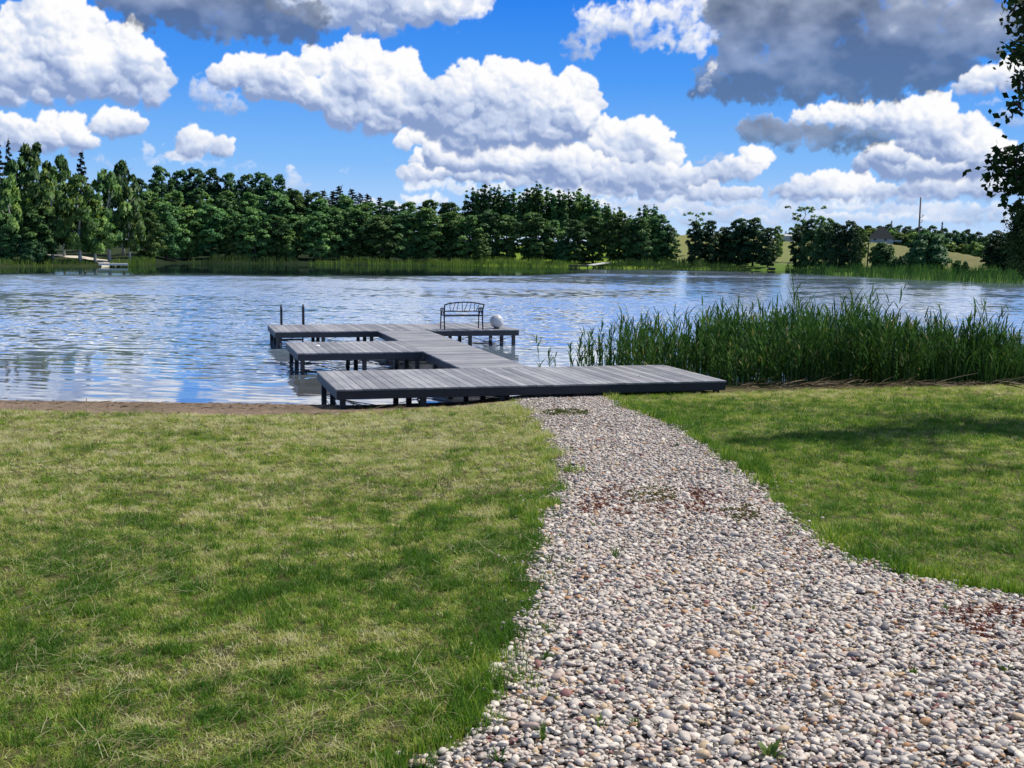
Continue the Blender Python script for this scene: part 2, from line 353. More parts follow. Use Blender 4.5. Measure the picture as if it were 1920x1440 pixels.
el = np.concatenate([np.arange(-1.4, 16.6, .045), np.arange(16.6, 39.5, .7)])
AZ, EL = np.meshgrid(az, el); rgb = sample(coarse, -180., -1.5, .3, AZ, EL)
w = (np.clip((27.5-np.abs(AZ))/3, 0, 1)*np.clip((16.5-EL)/2, 0, 1))[..., None]
rgb = rgb*(1-w)+sample(fine, A0, E0, RES, AZ, EL)*w
SKY_R = 5200.0
P = np.stack([np.sin(np.radians(AZ))*np.cos(np.radians(EL)), np.cos(np.radians(AZ))*np.cos(np.radians(EL)), np.sin(np.radians(EL))], -1)*SKY_R
t = NT('sky_and_clouds'); em = t.n('ShaderNodeEmission', {'Color': t.attr('sky_colour', out='Color'), 'Strength': 1.0})
fade = t.attr('fade'); m_sky = t.done(t.n('ShaderNodeMixShader', {0: fade, 1: em.outputs[0], 2: t.n('ShaderNodeBsdfTransparent').outputs[0]}).outputs[0]); m_sky.cycles.emission_sampling = 'NONE'
me = grid_mesh('sky', P, m_sky, wrap=True); color_attr(me, 'sky_colour', rgb.reshape(-1, 3))
fa = me.attributes.new('fade', 'FLOAT', 'POINT'); fa.data.foreach_set('value', sstep(28, 38, EL).astype(np.float32).ravel())
tag(link_mesh('sky', me), kind='structure')

# ---------------------------------------------------------------- land: one height function for the near bank, the lake bed and the far bank
def tab(px, vals, x):                                          # table over picture columns -> function of azimuth
    return np.interp(x, [azel(p, 465)[0] for p in px], vals)
SH_PX = [-300, 0, 240, 330, 500, 900, 1100, 1200, 1400, 1480, 1560, 1700, 1920, 2300]
SH_D = [117, 124, 130, 150, 150, 152, 148, 146, 148, 146, 128, 116, 110, 100]
CR_PX = [-200, 0, 120, 230, 300, 500, 640, 760, 860, 950, 1100, 1200, 1270, 1340, 1400, 1460, 1530, 1600, 1660, 1700, 1780, 1850, 1920, 2200]
CR_Y = [446, 447, 462, 452, 430, 415, 425, 440, 455, 458, 458, 455, 441, 438, 440, 449, 450, 452, 456, 462, 471, 484, 492, 492]
CR_L = [45, 45, 45, 55, 70, 75, 75, 70, 60, 55, 55, 80, 100, 110, 110, 130, 130, 110, 100, 95, 60, 40, 40, 40]
_crA = [azel(p, 465)[0] for p in CR_PX]
_crZ = []
for p, y, L in zip(CR_PX, CR_Y, CR_L):
    r = float(tab(SH_PX, SH_D, azel(p, 465)[0]))+L; _crZ.append(at_dist(p, y, r)[2])
def far_land(x, y):
    a = np.degrees(np.arctan2(x, y)); r = np.hypot(x, y)
    D = tab(SH_PX, SH_D, a)+np.sin(a*1.9)*1.2+np.sin(a*5.3)*.6; L = np.interp(a, _crA, CR_L); zc = np.interp(a, _crA, _crZ)
    t = (r-D)/L
    up = .12+(zc-.12)*np.where(t < 1, sstep(-.12, 1.08, t), 1.0)-np.clip(t-1.02, 0, 4)*1.2
    z = np.where(r < D, np.maximum(-(D-r)*.09, -1.6), up*np.clip((r-D)/1.5, 0, 1))
    return np.where(y < 20, -1.6, z)
def shore_y(x): return np.interp(x, [-30, -9, -2.6, -.9, .5, 3.6, 9, 30], [19.2, 19.5, 19.45, 20.0, 21.3, 22.8, 24.2, 25])
def near_land(x, y):
    tt = y-shore_y(x)
    z = np.where(tt > 0, np.maximum(-.1*tt, -1.6), np.where(tt > -2, -.1*tt, .2-.05*(tt+2)))
    z = np.where(tt < -24, .2+.05*22, z)
    return z+(fbm2(x*.35+40, y*.35+40, 3, 3)-.5)*.10*sstep(.5, -2.5, tt)
def ground_z(x, y):
    x = np.asarray(x, float); y = np.asarray(y, float)
    return np.maximum(near_land(x, y), far_land(x, y))
def on_ground(px, py):
    d = ray(px, py); s = 8.0
    for i in range(60):
        p = np.array([0, 0, CAM_Z])+d*s; z = float(near_land(p[0], p[1])); s += (p[2]-z)/max(.06, -d[2])*.7
    return np.array([0, 0, CAM_Z])+d*s

# the gravel path's outline on the ground
LEFT = [(965,752),(985,775),(1005,795),(1025,820),(1045,850),(1055,885),(1052,915),(1040,938),(1022,955),(1020,985),(1010,1030),(1002,1080),(985,1112),(984,1150),(978,1200),(942,1230),(920,1262),(930,1290),(932,1330),(916,1370),(872,1402),(826,1440),(740,1520)]
RIGHT = [(1128,742),(1180,770),(1235,787),(1290,815),(1330,845),(1380,870),(1410,895),(1430,920),(1455,945),(1480,970),(1530,1002),(1600,1040),(1700,1075),(1800,1105),(1920,1122),(2080,1140),(2400,1180)]
pl = np.array([on_ground(*p)[:2] for p in LEFT]); pr = np.array([on_ground(*p)[:2] for p in RIGHT])
pl = np.concatenate([[pl[0]+(-.05, 1.0)], pl, [pl[-1]+(-.5, -1.2)]]); pr = np.concatenate([[pr[0]+(.05, 1.3)], pr, [pr[-1]+(3, -3.5)]])
PATH = np.concatenate([pl, pr[::-1]])
def inside(poly, x, y):
    x = np.asarray(x); y = np.asarray(y); c = np.zeros(x.shape, bool); n = len(poly)
    for i in range(n):
        x0, y0 = poly[i]; x1, y1 = poly[(i+1) % n]
        if y0 == y1: continue
        c ^= ((y0 > y) != (y1 > y)) & (x < (x1-x0)*(y-y0)/(y1-y0)+x0)
    return c
def edge_dist(poly, x, y):
    d = np.full(np.shape(x), 1e9); n = len(poly)
    for i in range(n):
        a = poly[i]; b = poly[(i+1) % n]; e = b-a; t = np.clip(((x-a[0])*e[0]+(y-a[1])*e[1])/(e@e+1e-12), 0, 1)
        d = np.minimum(d, np.hypot(x-a[0]-t*e[0], y-a[1]-t*e[1]))
    return d
def path_sd(x, y):                                             # negative inside the path, with a ragged edge
    d = edge_dist(PATH, x, y)*np.where(inside(PATH, x, y), -1, 1)
    return d+(fbm2(x*3.1+7, y*3.1+3, 23, 3)-.5)*.26

# ground sheet: rings about the camera, out to the horizon
az = np.radians(np.concatenate([np.arange(-180, -34, 4), np.arange(-34, 34, .5), np.arange(34, 180, 4)]))
rr = np.concatenate([[.05], np.arange(.6, 28, .14), np.geomspace(28, 100, 40)[1:], np.arange(100, 300, 1.8), np.geomspace(300, 5000, 26)])
AZ, RR = np.meshgrid(az, rr); X = np.sin(AZ)*RR; Y = np.cos(AZ)*RR; Z = ground_z(X, Y)
t = NT('ground_soil'); zone = t.attr('zone', out='Color'); n1 = t.noise(t.pos(), 9.0, 6, .65); n2 = t.noise(t.pos(), .8, 4)
c = t.mix(1.0, zone, t.ramp(n1, [(.25, (.45, .45, .45)), (.7, (1.35, 1.35, 1.3))]), 'MULTIPLY'); c = t.mix(1.0, c, t.ramp(n2, [(.3, (.75, .78, .7)), (.7, (1.25, 1.2, 1.2))]), 'MULTIPLY')
m_ground = t.done(t.principled(Base_Color=c, Roughness=.95, Specular_IOR_Level=.1, Normal=t.n('ShaderNodeBump', {'Strength': .6, 'Distance': .05, 'Height': n1}).outputs[0]).outputs[0])
me = grid_mesh('ground', np.stack([X, Y, Z], -1), m_ground, wrap=True)
a = np.degrees(AZ); D = tab(SH_PX, SH_D, a); tt = Y-shore_y(X)
def C(*v): return np.array(v)
zone = np.zeros(X.shape+(3,))+C(.085, .080, .034)                                      # lawn soil and thatch
beach = (sstep(-3.0, -2.4, tt+(fbm2(X*.5, Y*.5, 91, 3)-.5)*1.2)*(X < 2))[..., None]; zone = zone*(1-beach)+C(.21, .155, .115)*beach
deb = (sstep(-4.2, -3.4, tt)*sstep(3.3, 4.6, X)*(1-sstep(-1, 1, tt)))[..., None]; zone = zone*(1-deb)+C(.11, .10, .045)*deb
bed = sstep(.0, .8, tt)[..., None]*(RR < 60)[..., None]; zone = zone*(1-bed)+C(.05, .04, .025)*bed
far = (RR > 60)
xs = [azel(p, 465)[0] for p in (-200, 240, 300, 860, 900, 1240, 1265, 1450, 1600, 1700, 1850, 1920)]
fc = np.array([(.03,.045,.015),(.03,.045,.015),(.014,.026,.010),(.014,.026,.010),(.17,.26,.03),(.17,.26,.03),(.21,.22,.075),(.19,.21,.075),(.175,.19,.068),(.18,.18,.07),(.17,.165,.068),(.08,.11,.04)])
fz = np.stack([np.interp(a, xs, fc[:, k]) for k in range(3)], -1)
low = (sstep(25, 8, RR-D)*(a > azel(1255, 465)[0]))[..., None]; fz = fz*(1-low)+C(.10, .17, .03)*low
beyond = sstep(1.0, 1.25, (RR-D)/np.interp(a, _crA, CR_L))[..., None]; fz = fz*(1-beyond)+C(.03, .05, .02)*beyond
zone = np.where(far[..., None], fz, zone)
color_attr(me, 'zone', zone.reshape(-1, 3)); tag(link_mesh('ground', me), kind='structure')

# lake: a sheet with real ripples, smooth by the near shore and in the lee of the far bank
wr = np.concatenate([np.arange(14, 18, .5), np.arange(18, 60, .08), np.arange(60, 135, .14), np.arange(140, 176, 2.0)])
wa = np.radians(np.concatenate([np.arange(-62, -27, 1.0), np.arange(-27, 27, .09), np.arange(27, 62.1, 1.0)]))
AZ, RR = np.meshgrid(wa, wr); X = np.sin(AZ)*RR; Y = np.cos(AZ)*RR
ruff = RR+(fbm2(X*.06+3, Y*.06+9, 201, 3)-.5)*26-np.clip((X+4)*2.4, 0, 40)
gust = (.50+.8*sstep(.30, .70, fbm2(X*.035+5, Y*.09+2, 211, 3)))*(1-.45*sstep(-8, 14, X)*sstep(38, 60, RR))
A = sstep(102, 88, ruff)*.97+.03
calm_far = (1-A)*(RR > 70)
A = A*(.10+.90*sstep(21, 40, RR+(fbm2(X*.2, Y*.2, 221, 3)-.5)*22))*gust*(np.abs(np.degrees(AZ)) < 27)
rs = np.random.RandomState(17); Zw = np.zeros(X.shape)
for i in range(34):
    L = .26*(8.0**(i/33.)); kk = 2*math.pi/L; th_ = rs.normal(-1.75, .62); ph = rs.rand()*6.283; fit = np.clip((L-.26*np.maximum(RR/60, .5))/(.4*np.maximum(RR/60, .5)), 0, 1)
    Zw += fit*(.034*L**-.45*min(1, (1.0/L)**.8)/kk)*np.sin(kk*(X*math.cos(th_)+Y*math.sin(th_))+ph)*(1+.5*np.sin(X*.21*math.cos(i)+Y*.3*math.sin(i*1.7)+i))
Zw *= A*1.0
t = NT('lake_water'); p = t.pos(); sx = t.n('ShaderNodeSeparateXYZ', {0: p})
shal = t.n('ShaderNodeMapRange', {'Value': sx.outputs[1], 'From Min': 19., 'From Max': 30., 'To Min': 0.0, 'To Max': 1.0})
body = t.mix(shal.outputs[0], (.14, .12, .08), (.32, .42, .54)); cf = t.attr('calm'); body = t.mix(cf, body, (.015, .045, .040))  # sky reflection painted into the pale body colour, tree reflection into the calm zone
fr = t.n('ShaderNodeFresnel', {'IOR': 1.45}).outputs[0]; fac = t.math('ADD', t.math('MULTIPLY', fr, .50), .50, True)
m_water = t.done(t.n('ShaderNodeMixShader', {0: fac, 1: t.n('ShaderNodeBsdfDiffuse', {'Color': body}).outputs[0], 2: t.n('ShaderNodeBsdfGlossy', {'Color': t.mix(cf, (.98, .99, 1), (.72, .80, .80)), 'Roughness': t.attr('rough')}).outputs[0]}).outputs[0])  # gloss colour darkened in the calm zone too, deepening the painted tree reflection
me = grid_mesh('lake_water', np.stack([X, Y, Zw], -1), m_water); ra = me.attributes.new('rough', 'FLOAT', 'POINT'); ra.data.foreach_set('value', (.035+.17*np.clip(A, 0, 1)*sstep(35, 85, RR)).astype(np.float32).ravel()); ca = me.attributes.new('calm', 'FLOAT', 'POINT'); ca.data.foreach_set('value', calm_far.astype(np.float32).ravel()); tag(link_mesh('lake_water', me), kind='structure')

# gravel bed: a sheet just above the ground
gx, gy = np.meshgrid(np.arange(-2.5, 8.5, .09), np.arange(.8, 21.2, .09)); cx = gx[:-1, :-1]+.045; cy = gy[:-1, :-1]+.045
ok = (path_sd(cx, cy) < .03) & (cy < shore_y(cx)-.6); gz = ground_z(gx, gy)+.006
Q = np.stack([np.stack([gx[:-1, :-1], gy[:-1, :-1], gz[:-1, :-1]], -1), np.stack([gx[:-1, 1:], gy[:-1, 1:], gz[:-1, 1:]], -1), np.stack([gx[1:, 1:], gy[1:, 1:], gz[1:, 1:]], -1), np.stack([gx[1:, :-1], gy[1:, :-1], gz[1:, :-1]], -1)], 2)
t = NT('gravel_bed'); n1 = t.noise(t.pos(), 45., 3); c = t.ramp(n1, [(.3, (.06, .05, .045)), (.7, (.20, .175, .155))])
m_bed = t.done(t.principled(Base_Color=c, Roughness=.95, Specular_IOR_Level=.1).outputs[0])
tag(link_mesh('path', quads_mesh('path', Q[ok], m_bed)), kind='structure')

# pebbles
def pebble(seed):
    bm = bmesh.new(); bmesh.ops.create_icosphere(bm, subdivisions=2, radius=1); rs = np.random.RandomState(seed); ax = rs.normal(size=(7, 3)); ax /= np.linalg.norm(ax, axis=1)[:, None]; am = rs.uniform(-.26, .24, 7)
    for v in bm.verts:
        d = np.array(v.co); k = 1+sum(am[i]*max(0, d@ax[i])**2 for i in range(7)); v.co = Vector(d*k*np.array([1, rs_y[seed], rs_z[seed]]))
    vs = [tuple(v.co) for v in bm.verts]; fs = [[v.index for v in f.verts] for f in bm.faces]; bm.free(); return vs, fs
rs_y = np.random.uniform(.62, .9, 10); rs_z = np.random.uniform(.36, .58, 10)
protos = [pebble(k) for k in range(10)]
def sow(density, x0, x1, y0, y1, keep):
    n = int((x1-x0)*(y1-y0)*density); x = np.random.uniform(x0, x1, n); y = np.random.uniform(y0, y1, n); k = keep(x, y); return x[k], y[k]
px_, py_ = [], []
for y0, y1, den in ((1.6, 6.5, 3600), (6.5, 10, 2900), (10, 14, 2200), (14, 20.6, 1600)):
    x, y = sow(den, -2.4, 8, y0, y1, lambda x, y: (path_sd(x, y) < np.random.uniform(-.06, .05, len(x))+np.where(np.random.rand(len(x)) < .08, np.random.rand(len(x))**2*.26, 0)) & (y < shore_y(x)-.8) & (np.abs(x) < y*.52+.7)); px_.append(x); py_.append(y)
x = np.concatenate(px_); y = np.concatenate(py_); n = len(x)
size = np.clip(np.random.lognormal(math.log(.0113), .36, n), .006, .034)
size = np.where(path_sd(x, y) > 0, np.minimum(size, .015), size)
rot = np.stack([np.random.normal(0, .24, n), np.random.normal(0, .24, n), np.random.uniform(0, 6.283, n)], -1)
z = ground_z(x, y)+.006+size*.28+np.random.uniform(-.005, .013, n)
t = NT('pebble_stone'); tn = t.attr('tint', 'INSTANCER')
c = t.ramp(tn, [(0, (.60, .575, .54)), (.15, (.53, .505, .48)), (.34, (.46, .435, .415)), (.50, (.39, .365, .35)), (.62, (.48, .405, .37)), (.70, (.36, .295, .28)), (.76, (.26, .255, .26)), (.84, (.46, .37, .26)), (.90, (.13, .13, .15)), (.95, (.24, .12, .12)), (.975, (.40, .24, .13))], 'CONSTANT')
c = t.mix(1.0, c, t.ramp(t.noise(t.pos(), 160., 4, .6), [(.3, (.88, .81, .72)), (.7, (1.38, 1.27, 1.13))]), 'MULTIPLY')
m_peb = t.done(t.principled(Base_Color=c, Roughness=.62, Specular_IOR_Level=.35).outputs[0])
tag(scatter('gravel', protos, np.stack([x, y, z], -1), rot, np.repeat(size[:, None], 3, 1), np.random.rand(n), m_peb, True), 'loose rounded grey and pinkish pebbles covering the path to the pier', 'gravel', kind='stuff')
print('pebbles', n)

# ---------------------------------------------------------------- lawn grass, dry clippings
def blade(V, Fc, base, yaw, lean, h, w, curl):
    n = len(V); d = np.array([math.cos(yaw), math.sin(yaw), 0]); s = np.array([-d[1], d[0], 0])*w/2
    p0 = np.array(base); p1 = p0+d*math.sin(lean)*h*.5+np.array([0, 0, math.cos(lean)*h*.5]); l2 = min(1.5, lean+curl); p2 = p1+d*math.sin(l2)*h*.5+np.array([0, 0, math.cos(l2)*h*.5])
    V += [p0-s, p0+s, p1-s*.8, p1+s*.8, p2]; Fc += [(n, n+1, n+3, n+2), (n+2, n+3, n+4)]
def tuft(nb, rad, h0, h1, lean, w):
    V = []; Fc = []
    for i in range(nb):
        r = rad*math.sqrt(random.random()); a = random.random()*6.283
        blade(V, Fc, (r*math.cos(a), r*math.sin(a), -.004), random.random()*6.283, abs(random.gauss(0, lean)), random.uniform(h0, h1), random.uniform(.7, 1.2)*w, random.uniform(.1, .7))
    return V, Fc
lawn_ramp = [(0, (.045, .120, .012)), (.25, (.13, .25, .022)), (.5, (.29, .385, .050)), (.68, (.43, .44, .12)), (.84, (.56, .52, .25)), (1, (.66, .62, .38))]
m_grass = leaf_material('lawn_grass', lawn_ramp, .32, .6, typ='INSTANCER')
def lawn_ok(x, y, m=.0):
    return (path_sd(x, y) > m-np.where(np.random.rand(len(x)) < .25, np.random.rand(len(x))**2*.25, 0)) & (np.abs(x) < y*.56+1.0) & (y < shore_y(x)-np.where(x < .4, 2.55+(fbm2(x*.5, y*.5, 91, 3)-.5)*1.2, np.where(x < 3.3, 2.0, 3.1)))
xs, ys, ss = [], [], []
for y0, y1, den, sc in ((1.6, 6.5, 1150, .95), (6.5, 9.5, 700, 1.1), (9.5, 13.5, 420, 1.3), (13.5, 22, 260, 1.5)):
    x, y = sow(den, -12, 12, y0, y1, lawn_ok); xs.append(x); ys.append(y); ss.append(np.full(len(x), sc))
x = np.concatenate(xs); y = np.concatenate(ys); s = np.concatenate(ss); n = len(x)
dry = fbm2(x*.45+3, y*.45+11, 101, 4); patch = fbm2(x*1.7, y*1.7, 111, 4); fine_n = fbm2(x*6, y*6, 121, 2); sd = path_sd(x, y)
left_side = x < np.interp(y, pl[::-1, 1], pl[::-1, 0])+.3; far_dry = sstep(6, 14, y)*left_side                                                # the middle of the left lawn is mown and pale
tint = .41+(dry-.5)*.45+(patch-.5)*.52+(fine_n-.5)*1.0+.34*far_dry+np.random.normal(0, .20, n)
edge = np.exp(-(sd/.16)**2); edge = edge*sstep(.36, .60, patch); tint = tint-.20*edge
tint = np.where(~left_side, tint*.80+.05+.25*sstep(17.5, 19.5, y), tint)
lush = edge*.7+np.clip(.42-tint, 0, .4)*1.1
scl = s*(.72+np.random.rand(n)*.45)*(1+.5*lush); hz = scl*np.clip(.55+1.2*lush+(patch-.5)*.5, .35, 1.6)
rot = np.stack([np.random.normal(0, .2, n), np.random.normal(0, .2, n), np.random.uniform(0, 6.283, n)], -1)
protos = [tuft(15, .035, .03, .065, .65, .0036) for k in range(6)]+[tuft(12, .04, .02, .05, .95, .0034) for k in range(3)]
tag(scatter('grass', protos, np.stack([x, y, ground_z(x, y)], -1), rot, np.stack([scl, scl, hz], -1), np.clip(tint, .06, 1), m_grass), 'short mown lawn grass, patchy green and straw yellow', 'grass', kind='stuff')
print('tufts', n)
# mown clippings lying on the lawn
def straw():
    V = []; Fc = []
    for i in range(4):
        L = random.uniform(.04, .15); a = random.gauss(.5, .9); p = np.array([random.gauss(0, .05), random.gauss(0, .05), random.uniform(.012, .035)]); d = np.array([math.cos(a), math.sin(a), random.gauss(0, .14)])*L; s = np.array([-d[1], d[0], 0])/L*.0010
        k = len(V); V += [p-s, p+s, p+d*.5+s+(0, 0, .006), p+d*.5-s+(0, 0, .006), p+d]; Fc += [(k, k+1, k+2, k+3), (k+3, k+2, k+4)]
    return V, Fc
xs, ys = [], []
for y0, y1, den in ((1.8, 6.5, 130), (6.5, 10, 110), (10, 17.5, 90)):
    x, y = sow(den, -9, 7, y0, y1, lambda x, y: lawn_ok(x, y, .05) & (np.random.rand(len(x)) < sstep(.40, .72, fbm2(x*.9+5, y*.9+2, 131, 4)+.10*sstep(6, 14, y)-.22*(x > 2)))); xs.append(x); ys.append(y)
x = np.concatenate(xs); y = np.concatenate(ys); n = len(x)
rot = np.stack([np.zeros(n), np.zeros(n), np.random.normal(0, .8, n)], -1)
m_straw = leaf_material('dry_clippings', [(0, (.20, .18, .07)), (.5, (.34, .31, .15)), (1, (.52, .48, .29))], .25, .6, typ='INSTANCER')
tag(scatter('dry_clippings', [straw() for k in range(6)], np.stack([x, y, ground_z(x, y)], -1), rot, np.repeat(np.random.uniform(.8, 1.4, n)[:, None], 3, 1), np.random.rand(n)**1.4, m_straw), 'pale dry mown grass clippings strewn over the lawn', 'grass clippings', kind='stuff')

# ---------------------------------------------------------------- the pier: u runs out over the lake, v to its right
TH = R(16.2207); UD = np.array([-math.sin(TH), math.cos(TH), 0]); VD = np.array([math.cos(TH), math.sin(TH), 0]); DECK = .45
def uv_of(px, py, z=DECK):
    p = at_z(px, py, z); return float(p@UD), float(p@VD)
O = 18.02*UD+5.7*VD                                            # pier's base point: its local x is v, its local y is u
pier = empty('pier', (O[0], O[1], 0), 'weathered grey plank pier with three platforms on dark posts over the lake', 'pier', rz=TH)
def plank_mat(name, stretch):
    t = NT(name); geo = t.n('ShaderNodeNewGeometry'); ri = geo.outputs['Random Per Island']
    v = t.n('ShaderNodeMapping', {'Vector': t.obj(), 'Scale': stretch}).outputs[0]
    g = t.noise(v, 1.0, 6, .65); b = t.noise(t.obj(), 1.7, 5, .65)
    c = t.mix(ri, (.20, .20, .215), (.39, .385, .395)); c = t.mix(1.0, c, t.ramp(g, [(.28, (.62, .62, .63)), (.72, (1.28, 1.27, 1.25))]), 'MULTIPLY'); c = t.mix(1.0, c, t.ramp(b, [(.3, (.72, .74, .78)), (.7, (1.14, 1.12, 1.10))]), 'MULTIPLY')
    return t.done(t.principled(Base_Color=c, Roughness=.6, Specular_IOR_Level=.4, Normal=t.n('ShaderNodeBump', {'Strength': .3, 'Distance': .004, 'Height': g}).outputs[0]).outputs[0])
m_pl_u = plank_mat('weathered_planks_lengthwise', (55, 1.6, 20)); m_pl_v = plank_mat('weathered_planks_crosswise', (1.6, 55, 20))
m_fascia = plain('dark_stained_board', (.015, .018, .026), .55, .35, 5); m_post = plain('dark_pier_post', (.020, .020, .024), .6, .4, 9); m_steel = plain('dark_steel', (.035, .036, .042), .4, .2, 9, .6)
V0 = 5.7; U0 = 18.02
def loc(u, v): return v-V0, u-U0
def planks(name, u0, u1, v0, v1, along_u):
    mb = MB(); w = .143; gap = .009
    a, b = (v0, v1) if along_u else (u0, u1); n = max(1, round((b-a)/w)); w = (b-a)/n
    for i in range(n):
        q0 = a+i*w+gap/2; q1 = a+(i+1)*w-gap/2; dz = random.uniform(-.0015, .0015); j = random.uniform(-.006, .006)
        if along_u: (x0, y0), (x1, y1) = loc(u0+j, q0), loc(u1+j, q1)
        else: (x0, y0), (x1, y1) = loc(q0, v0+j), loc(q1, v1+j)
        mb.box((x0, y0, DECK-.028+dz), (x1, y1, DECK+dz))
    return mb.build(name, m_pl_u if along_u else m_pl_v, pier, bevel=.003)
def fascia(u0, u1, v0, v1):
    (x0, y0), (x1, y1) = loc(u0, v0), loc(u1, v1)
    if x0 > x1: x0, x1 = x1, x0
    if y0 > y1: y0, y1 = y1, y0
    mb = MB(); mb.box((x0, y0, DECK-.165), (x1, y1, DECK-.031)); return mb.build('fascia', m_fascia, pier, bevel=.003)
NEAR = (18.02, 20.73, 2.35, 9.14); MID = (24.20, 26.93, 2.35, 5.03); FAR = (30.15, 32.80, 2.36, 8.97); WALK = (5.03, 6.40)
th = .03
for nm, (u0, u1, v0, v1) in (('platform_deck', NEAR), ('platform_deck', MID), ('platform_deck', FAR)): planks(nm, u0, u1, v0, v1, True)
planks('walkway_deck', NEAR[1]+.004, FAR[0]-.004, WALK[0]+.004, WALK[1], False)
i_ = .012
for (u0, u1, v0, v1) in (NEAR, MID, FAR):
    fascia(u0+i_, u0+i_+th, v0+i_, v1-i_); fascia(u1-i_-th, u1-i_, v0+i_, v1-i_); fascia(u0+i_+th+.002, u1-i_-th-.002, v0+i_, v0+i_+th)
    fascia(u0+i_+th+.002, u1-i_-th-.002, v1-i_-th, v1-i_)
for a, b in ((NEAR[1], MID[0]), (MID[1], FAR[0])): fascia(a, b, WALK[0]+.02, WALK[0]+.02+th)
fascia(NEAR[1], FAR[0], WALK[1]-.012-th, WALK[1]-.012)
def joists(u0, u1, v0, v1):
    mb = MB(); k = max(2, round((u1-u0)/.65))
    for i in range(1, k):
        (x0, y0), (x1, y1) = loc(u0+(u1-u0)*i/k, v0+.06), loc(u0+(u1-u0)*i/k+.04, v1-.06); mb.box((x0, y0, DECK-.15), (x1, y1, DECK-.032))
    return mb.build('joists', m_post, pier)
for b in (NEAR, MID, FAR): joists(*b)
def post(u, v):
    p = u*UD+v*VD; zb = float(ground_z(p[0], p[1]))-.25; x, y = loc(u, v); r = .044; mb = MB(); mb.box((x-r, y-r, zb), (x+r, y+r, DECK-.166)); return mb.build('post', m_post, pier, bevel=.004)
def brace(a, b, za, zb, r=.007):
    mb = MB(); (x0, y0), (x1, y1) = loc(*a), loc(*b); mb.tube([(x0, y0, za), (x1, y1, zb)], r, 6); return mb.build('brace', m_steel, pier, True)
for (u0, u1, v0, v1), vs in ((NEAR, (2.47, 3.78, 5.1, 6.4, 7.7, 9.0)), (MID, (2.47, 3.78, 4.93)), (FAR, (2.47, 3.62, 4.9, 6.3, 7.6, 8.83))):
    us = (u0+.12, (u0+u1)/2, u1-.12)
    for v in vs:
        for u in us: post(u, v)
    low = .02 if u0 < 19 else -.12
    for a, b in zip(vs[:-1], vs[1:]):
        if u0 < 19 and a > 5.5: continue
        brace((us[0], a), (us[0], b), low, .27); brace((us[0]+.02, a), (us[0]+.02, b), .27, low)
        brace((us[2], a), (us[2], b), low, .27)
    for v in (vs[0], vs[-1]):
        if u0 < 19 and v > 5.5: continue
        brace((us[0], v), (us[2], v), low, .27); brace((us[0], v+.02), (us[2], v+.02), .27, low)
for u in (22.0, 23.4, 28.0, 29.2):
    for v in (5.13, 6.3): post(u, v)
    brace((u, 5.13), (u, 6.3), -.1, .27)
# swim ladder on the far edge
lad = empty('ladder', (0, 0, 0), None, None); lad.parent = pier
for px in (526.5, 567.5):
    u = FAR[1]+.09; v = None
    best = min(np.arange(2.3, 4.5, .005), key=lambda q: abs((lambda d: 960+F_PX*(CAM_R.T@d)[0]/-(CAM_R.T@d)[2])(u*UD+q*VD+np.array([0, 0, .8-CAM_Z]))-px)); v = float(best)
    x, y = loc(u, v); mb = MB(); arc = [(x, y-.15+.15*math.cos(a), .86+.15*math.sin(a)) for a in np.linspace(0, math.pi, 9)]
    mb.tube([(x, y, -1.0), (x, y, .5)]+arc+[(x, y-.30, DECK-.02)], .021, 8); mb.build('rail', m_steel, lad, True)
    if px < 540: vl = v
    else: vr = v
for z in (.18, .02, -.25, -.5):
    (x0, y0), (x1, y1) = loc(FAR[1]+.05, vl), loc(FAR[1]+.13, vr); mb = MB(); mb.box((x0+.022, y0, z-.02), (x1-.022, y1, z+.02)); mb.build('step', m_steel, lad, bevel=.004)

# bench on the far platform, its back towards the shore
u, v = uv_of(869.5, 618.3); bp = (u+.02)*UD+v*VD
bench = empty('bench', (bp[0], bp[1], DECK), 'black metal garden bench with slatted arched back facing the lake', 'bench', rz=TH)
m_bench = plain('black_bench_metal', (.012, .012, .015), .4, .2, 9, .5)
W = .535; S = 1.0
def bt(name, pts, r, parent=bench, n=8): mb = MB(); mb.tube(pts, r, n); return mb.build(name, m_bench, parent, True)
for s in (-1, 1):
    bt('leg', [(s*W*1.0, -.03, 0), (s*W, .03, .36), (s*W, .0, .55), (s*W*1.02, -.10, .69)], .019)
    bt('leg', [(s*W, .46, 0), (s*W, .43, .36), (s*W, .42, .555)], .017)
    mb = MB(); mb.tube([(s*W, -.01, .555), (s*W, .2, .58), (s*W, .42, .565), (s*W, .46, .53)], .017)
    mb.tube([(s*W, .06, .55), (s*W, .12, .40)], .008, 6); mb.tube([(s*W, .20, .55), (s*W, .12, .40)], .008, 6); mb.tube([(s*W, .24, .55), (s*W, .32, .40)], .008, 6); mb.tube([(s*W, .38, .55), (s*W, .32, .40)], .008, 6)
    mb.build('armrest', m_bench, bench, True)
def backp(q, hh):                                              # q -1..1 across, hh height; the back leans towards the shore
    return (q*W, .0-(hh-.5)*.45, hh)
mb = MB(); mb.tube([backp(q, .69+.065*(1-q*q)) for q in np.linspace(-1, 1, 15)], .017); mb.tube([backp(-1, .50), backp(1, .50)], .014)
for a, b in ((-.76, -.70), (-.48, -.58), (-.32, -.36), (-.14, -.06), (.16, .02), (.34, .30), (.52, .56), (.78, .64)): mb.tube([backp(b, .50), backp(a, .69+.065*(1-a*a))], .009, 6)
mb.build('backrest', m_bench, bench, True)
mb = MB()
for k in range(7): mb.box((-W+.02, .02+k*.062, .375), (W-.02, .02+k*.062+.042, .390))
mb.tube([(-W, .02, .37), (W, .02, .37)], .012, 6); mb.tube([(-W, .44, .37), (W, .44, .37)], .012, 6); mb.build('seat', m_bench, bench)

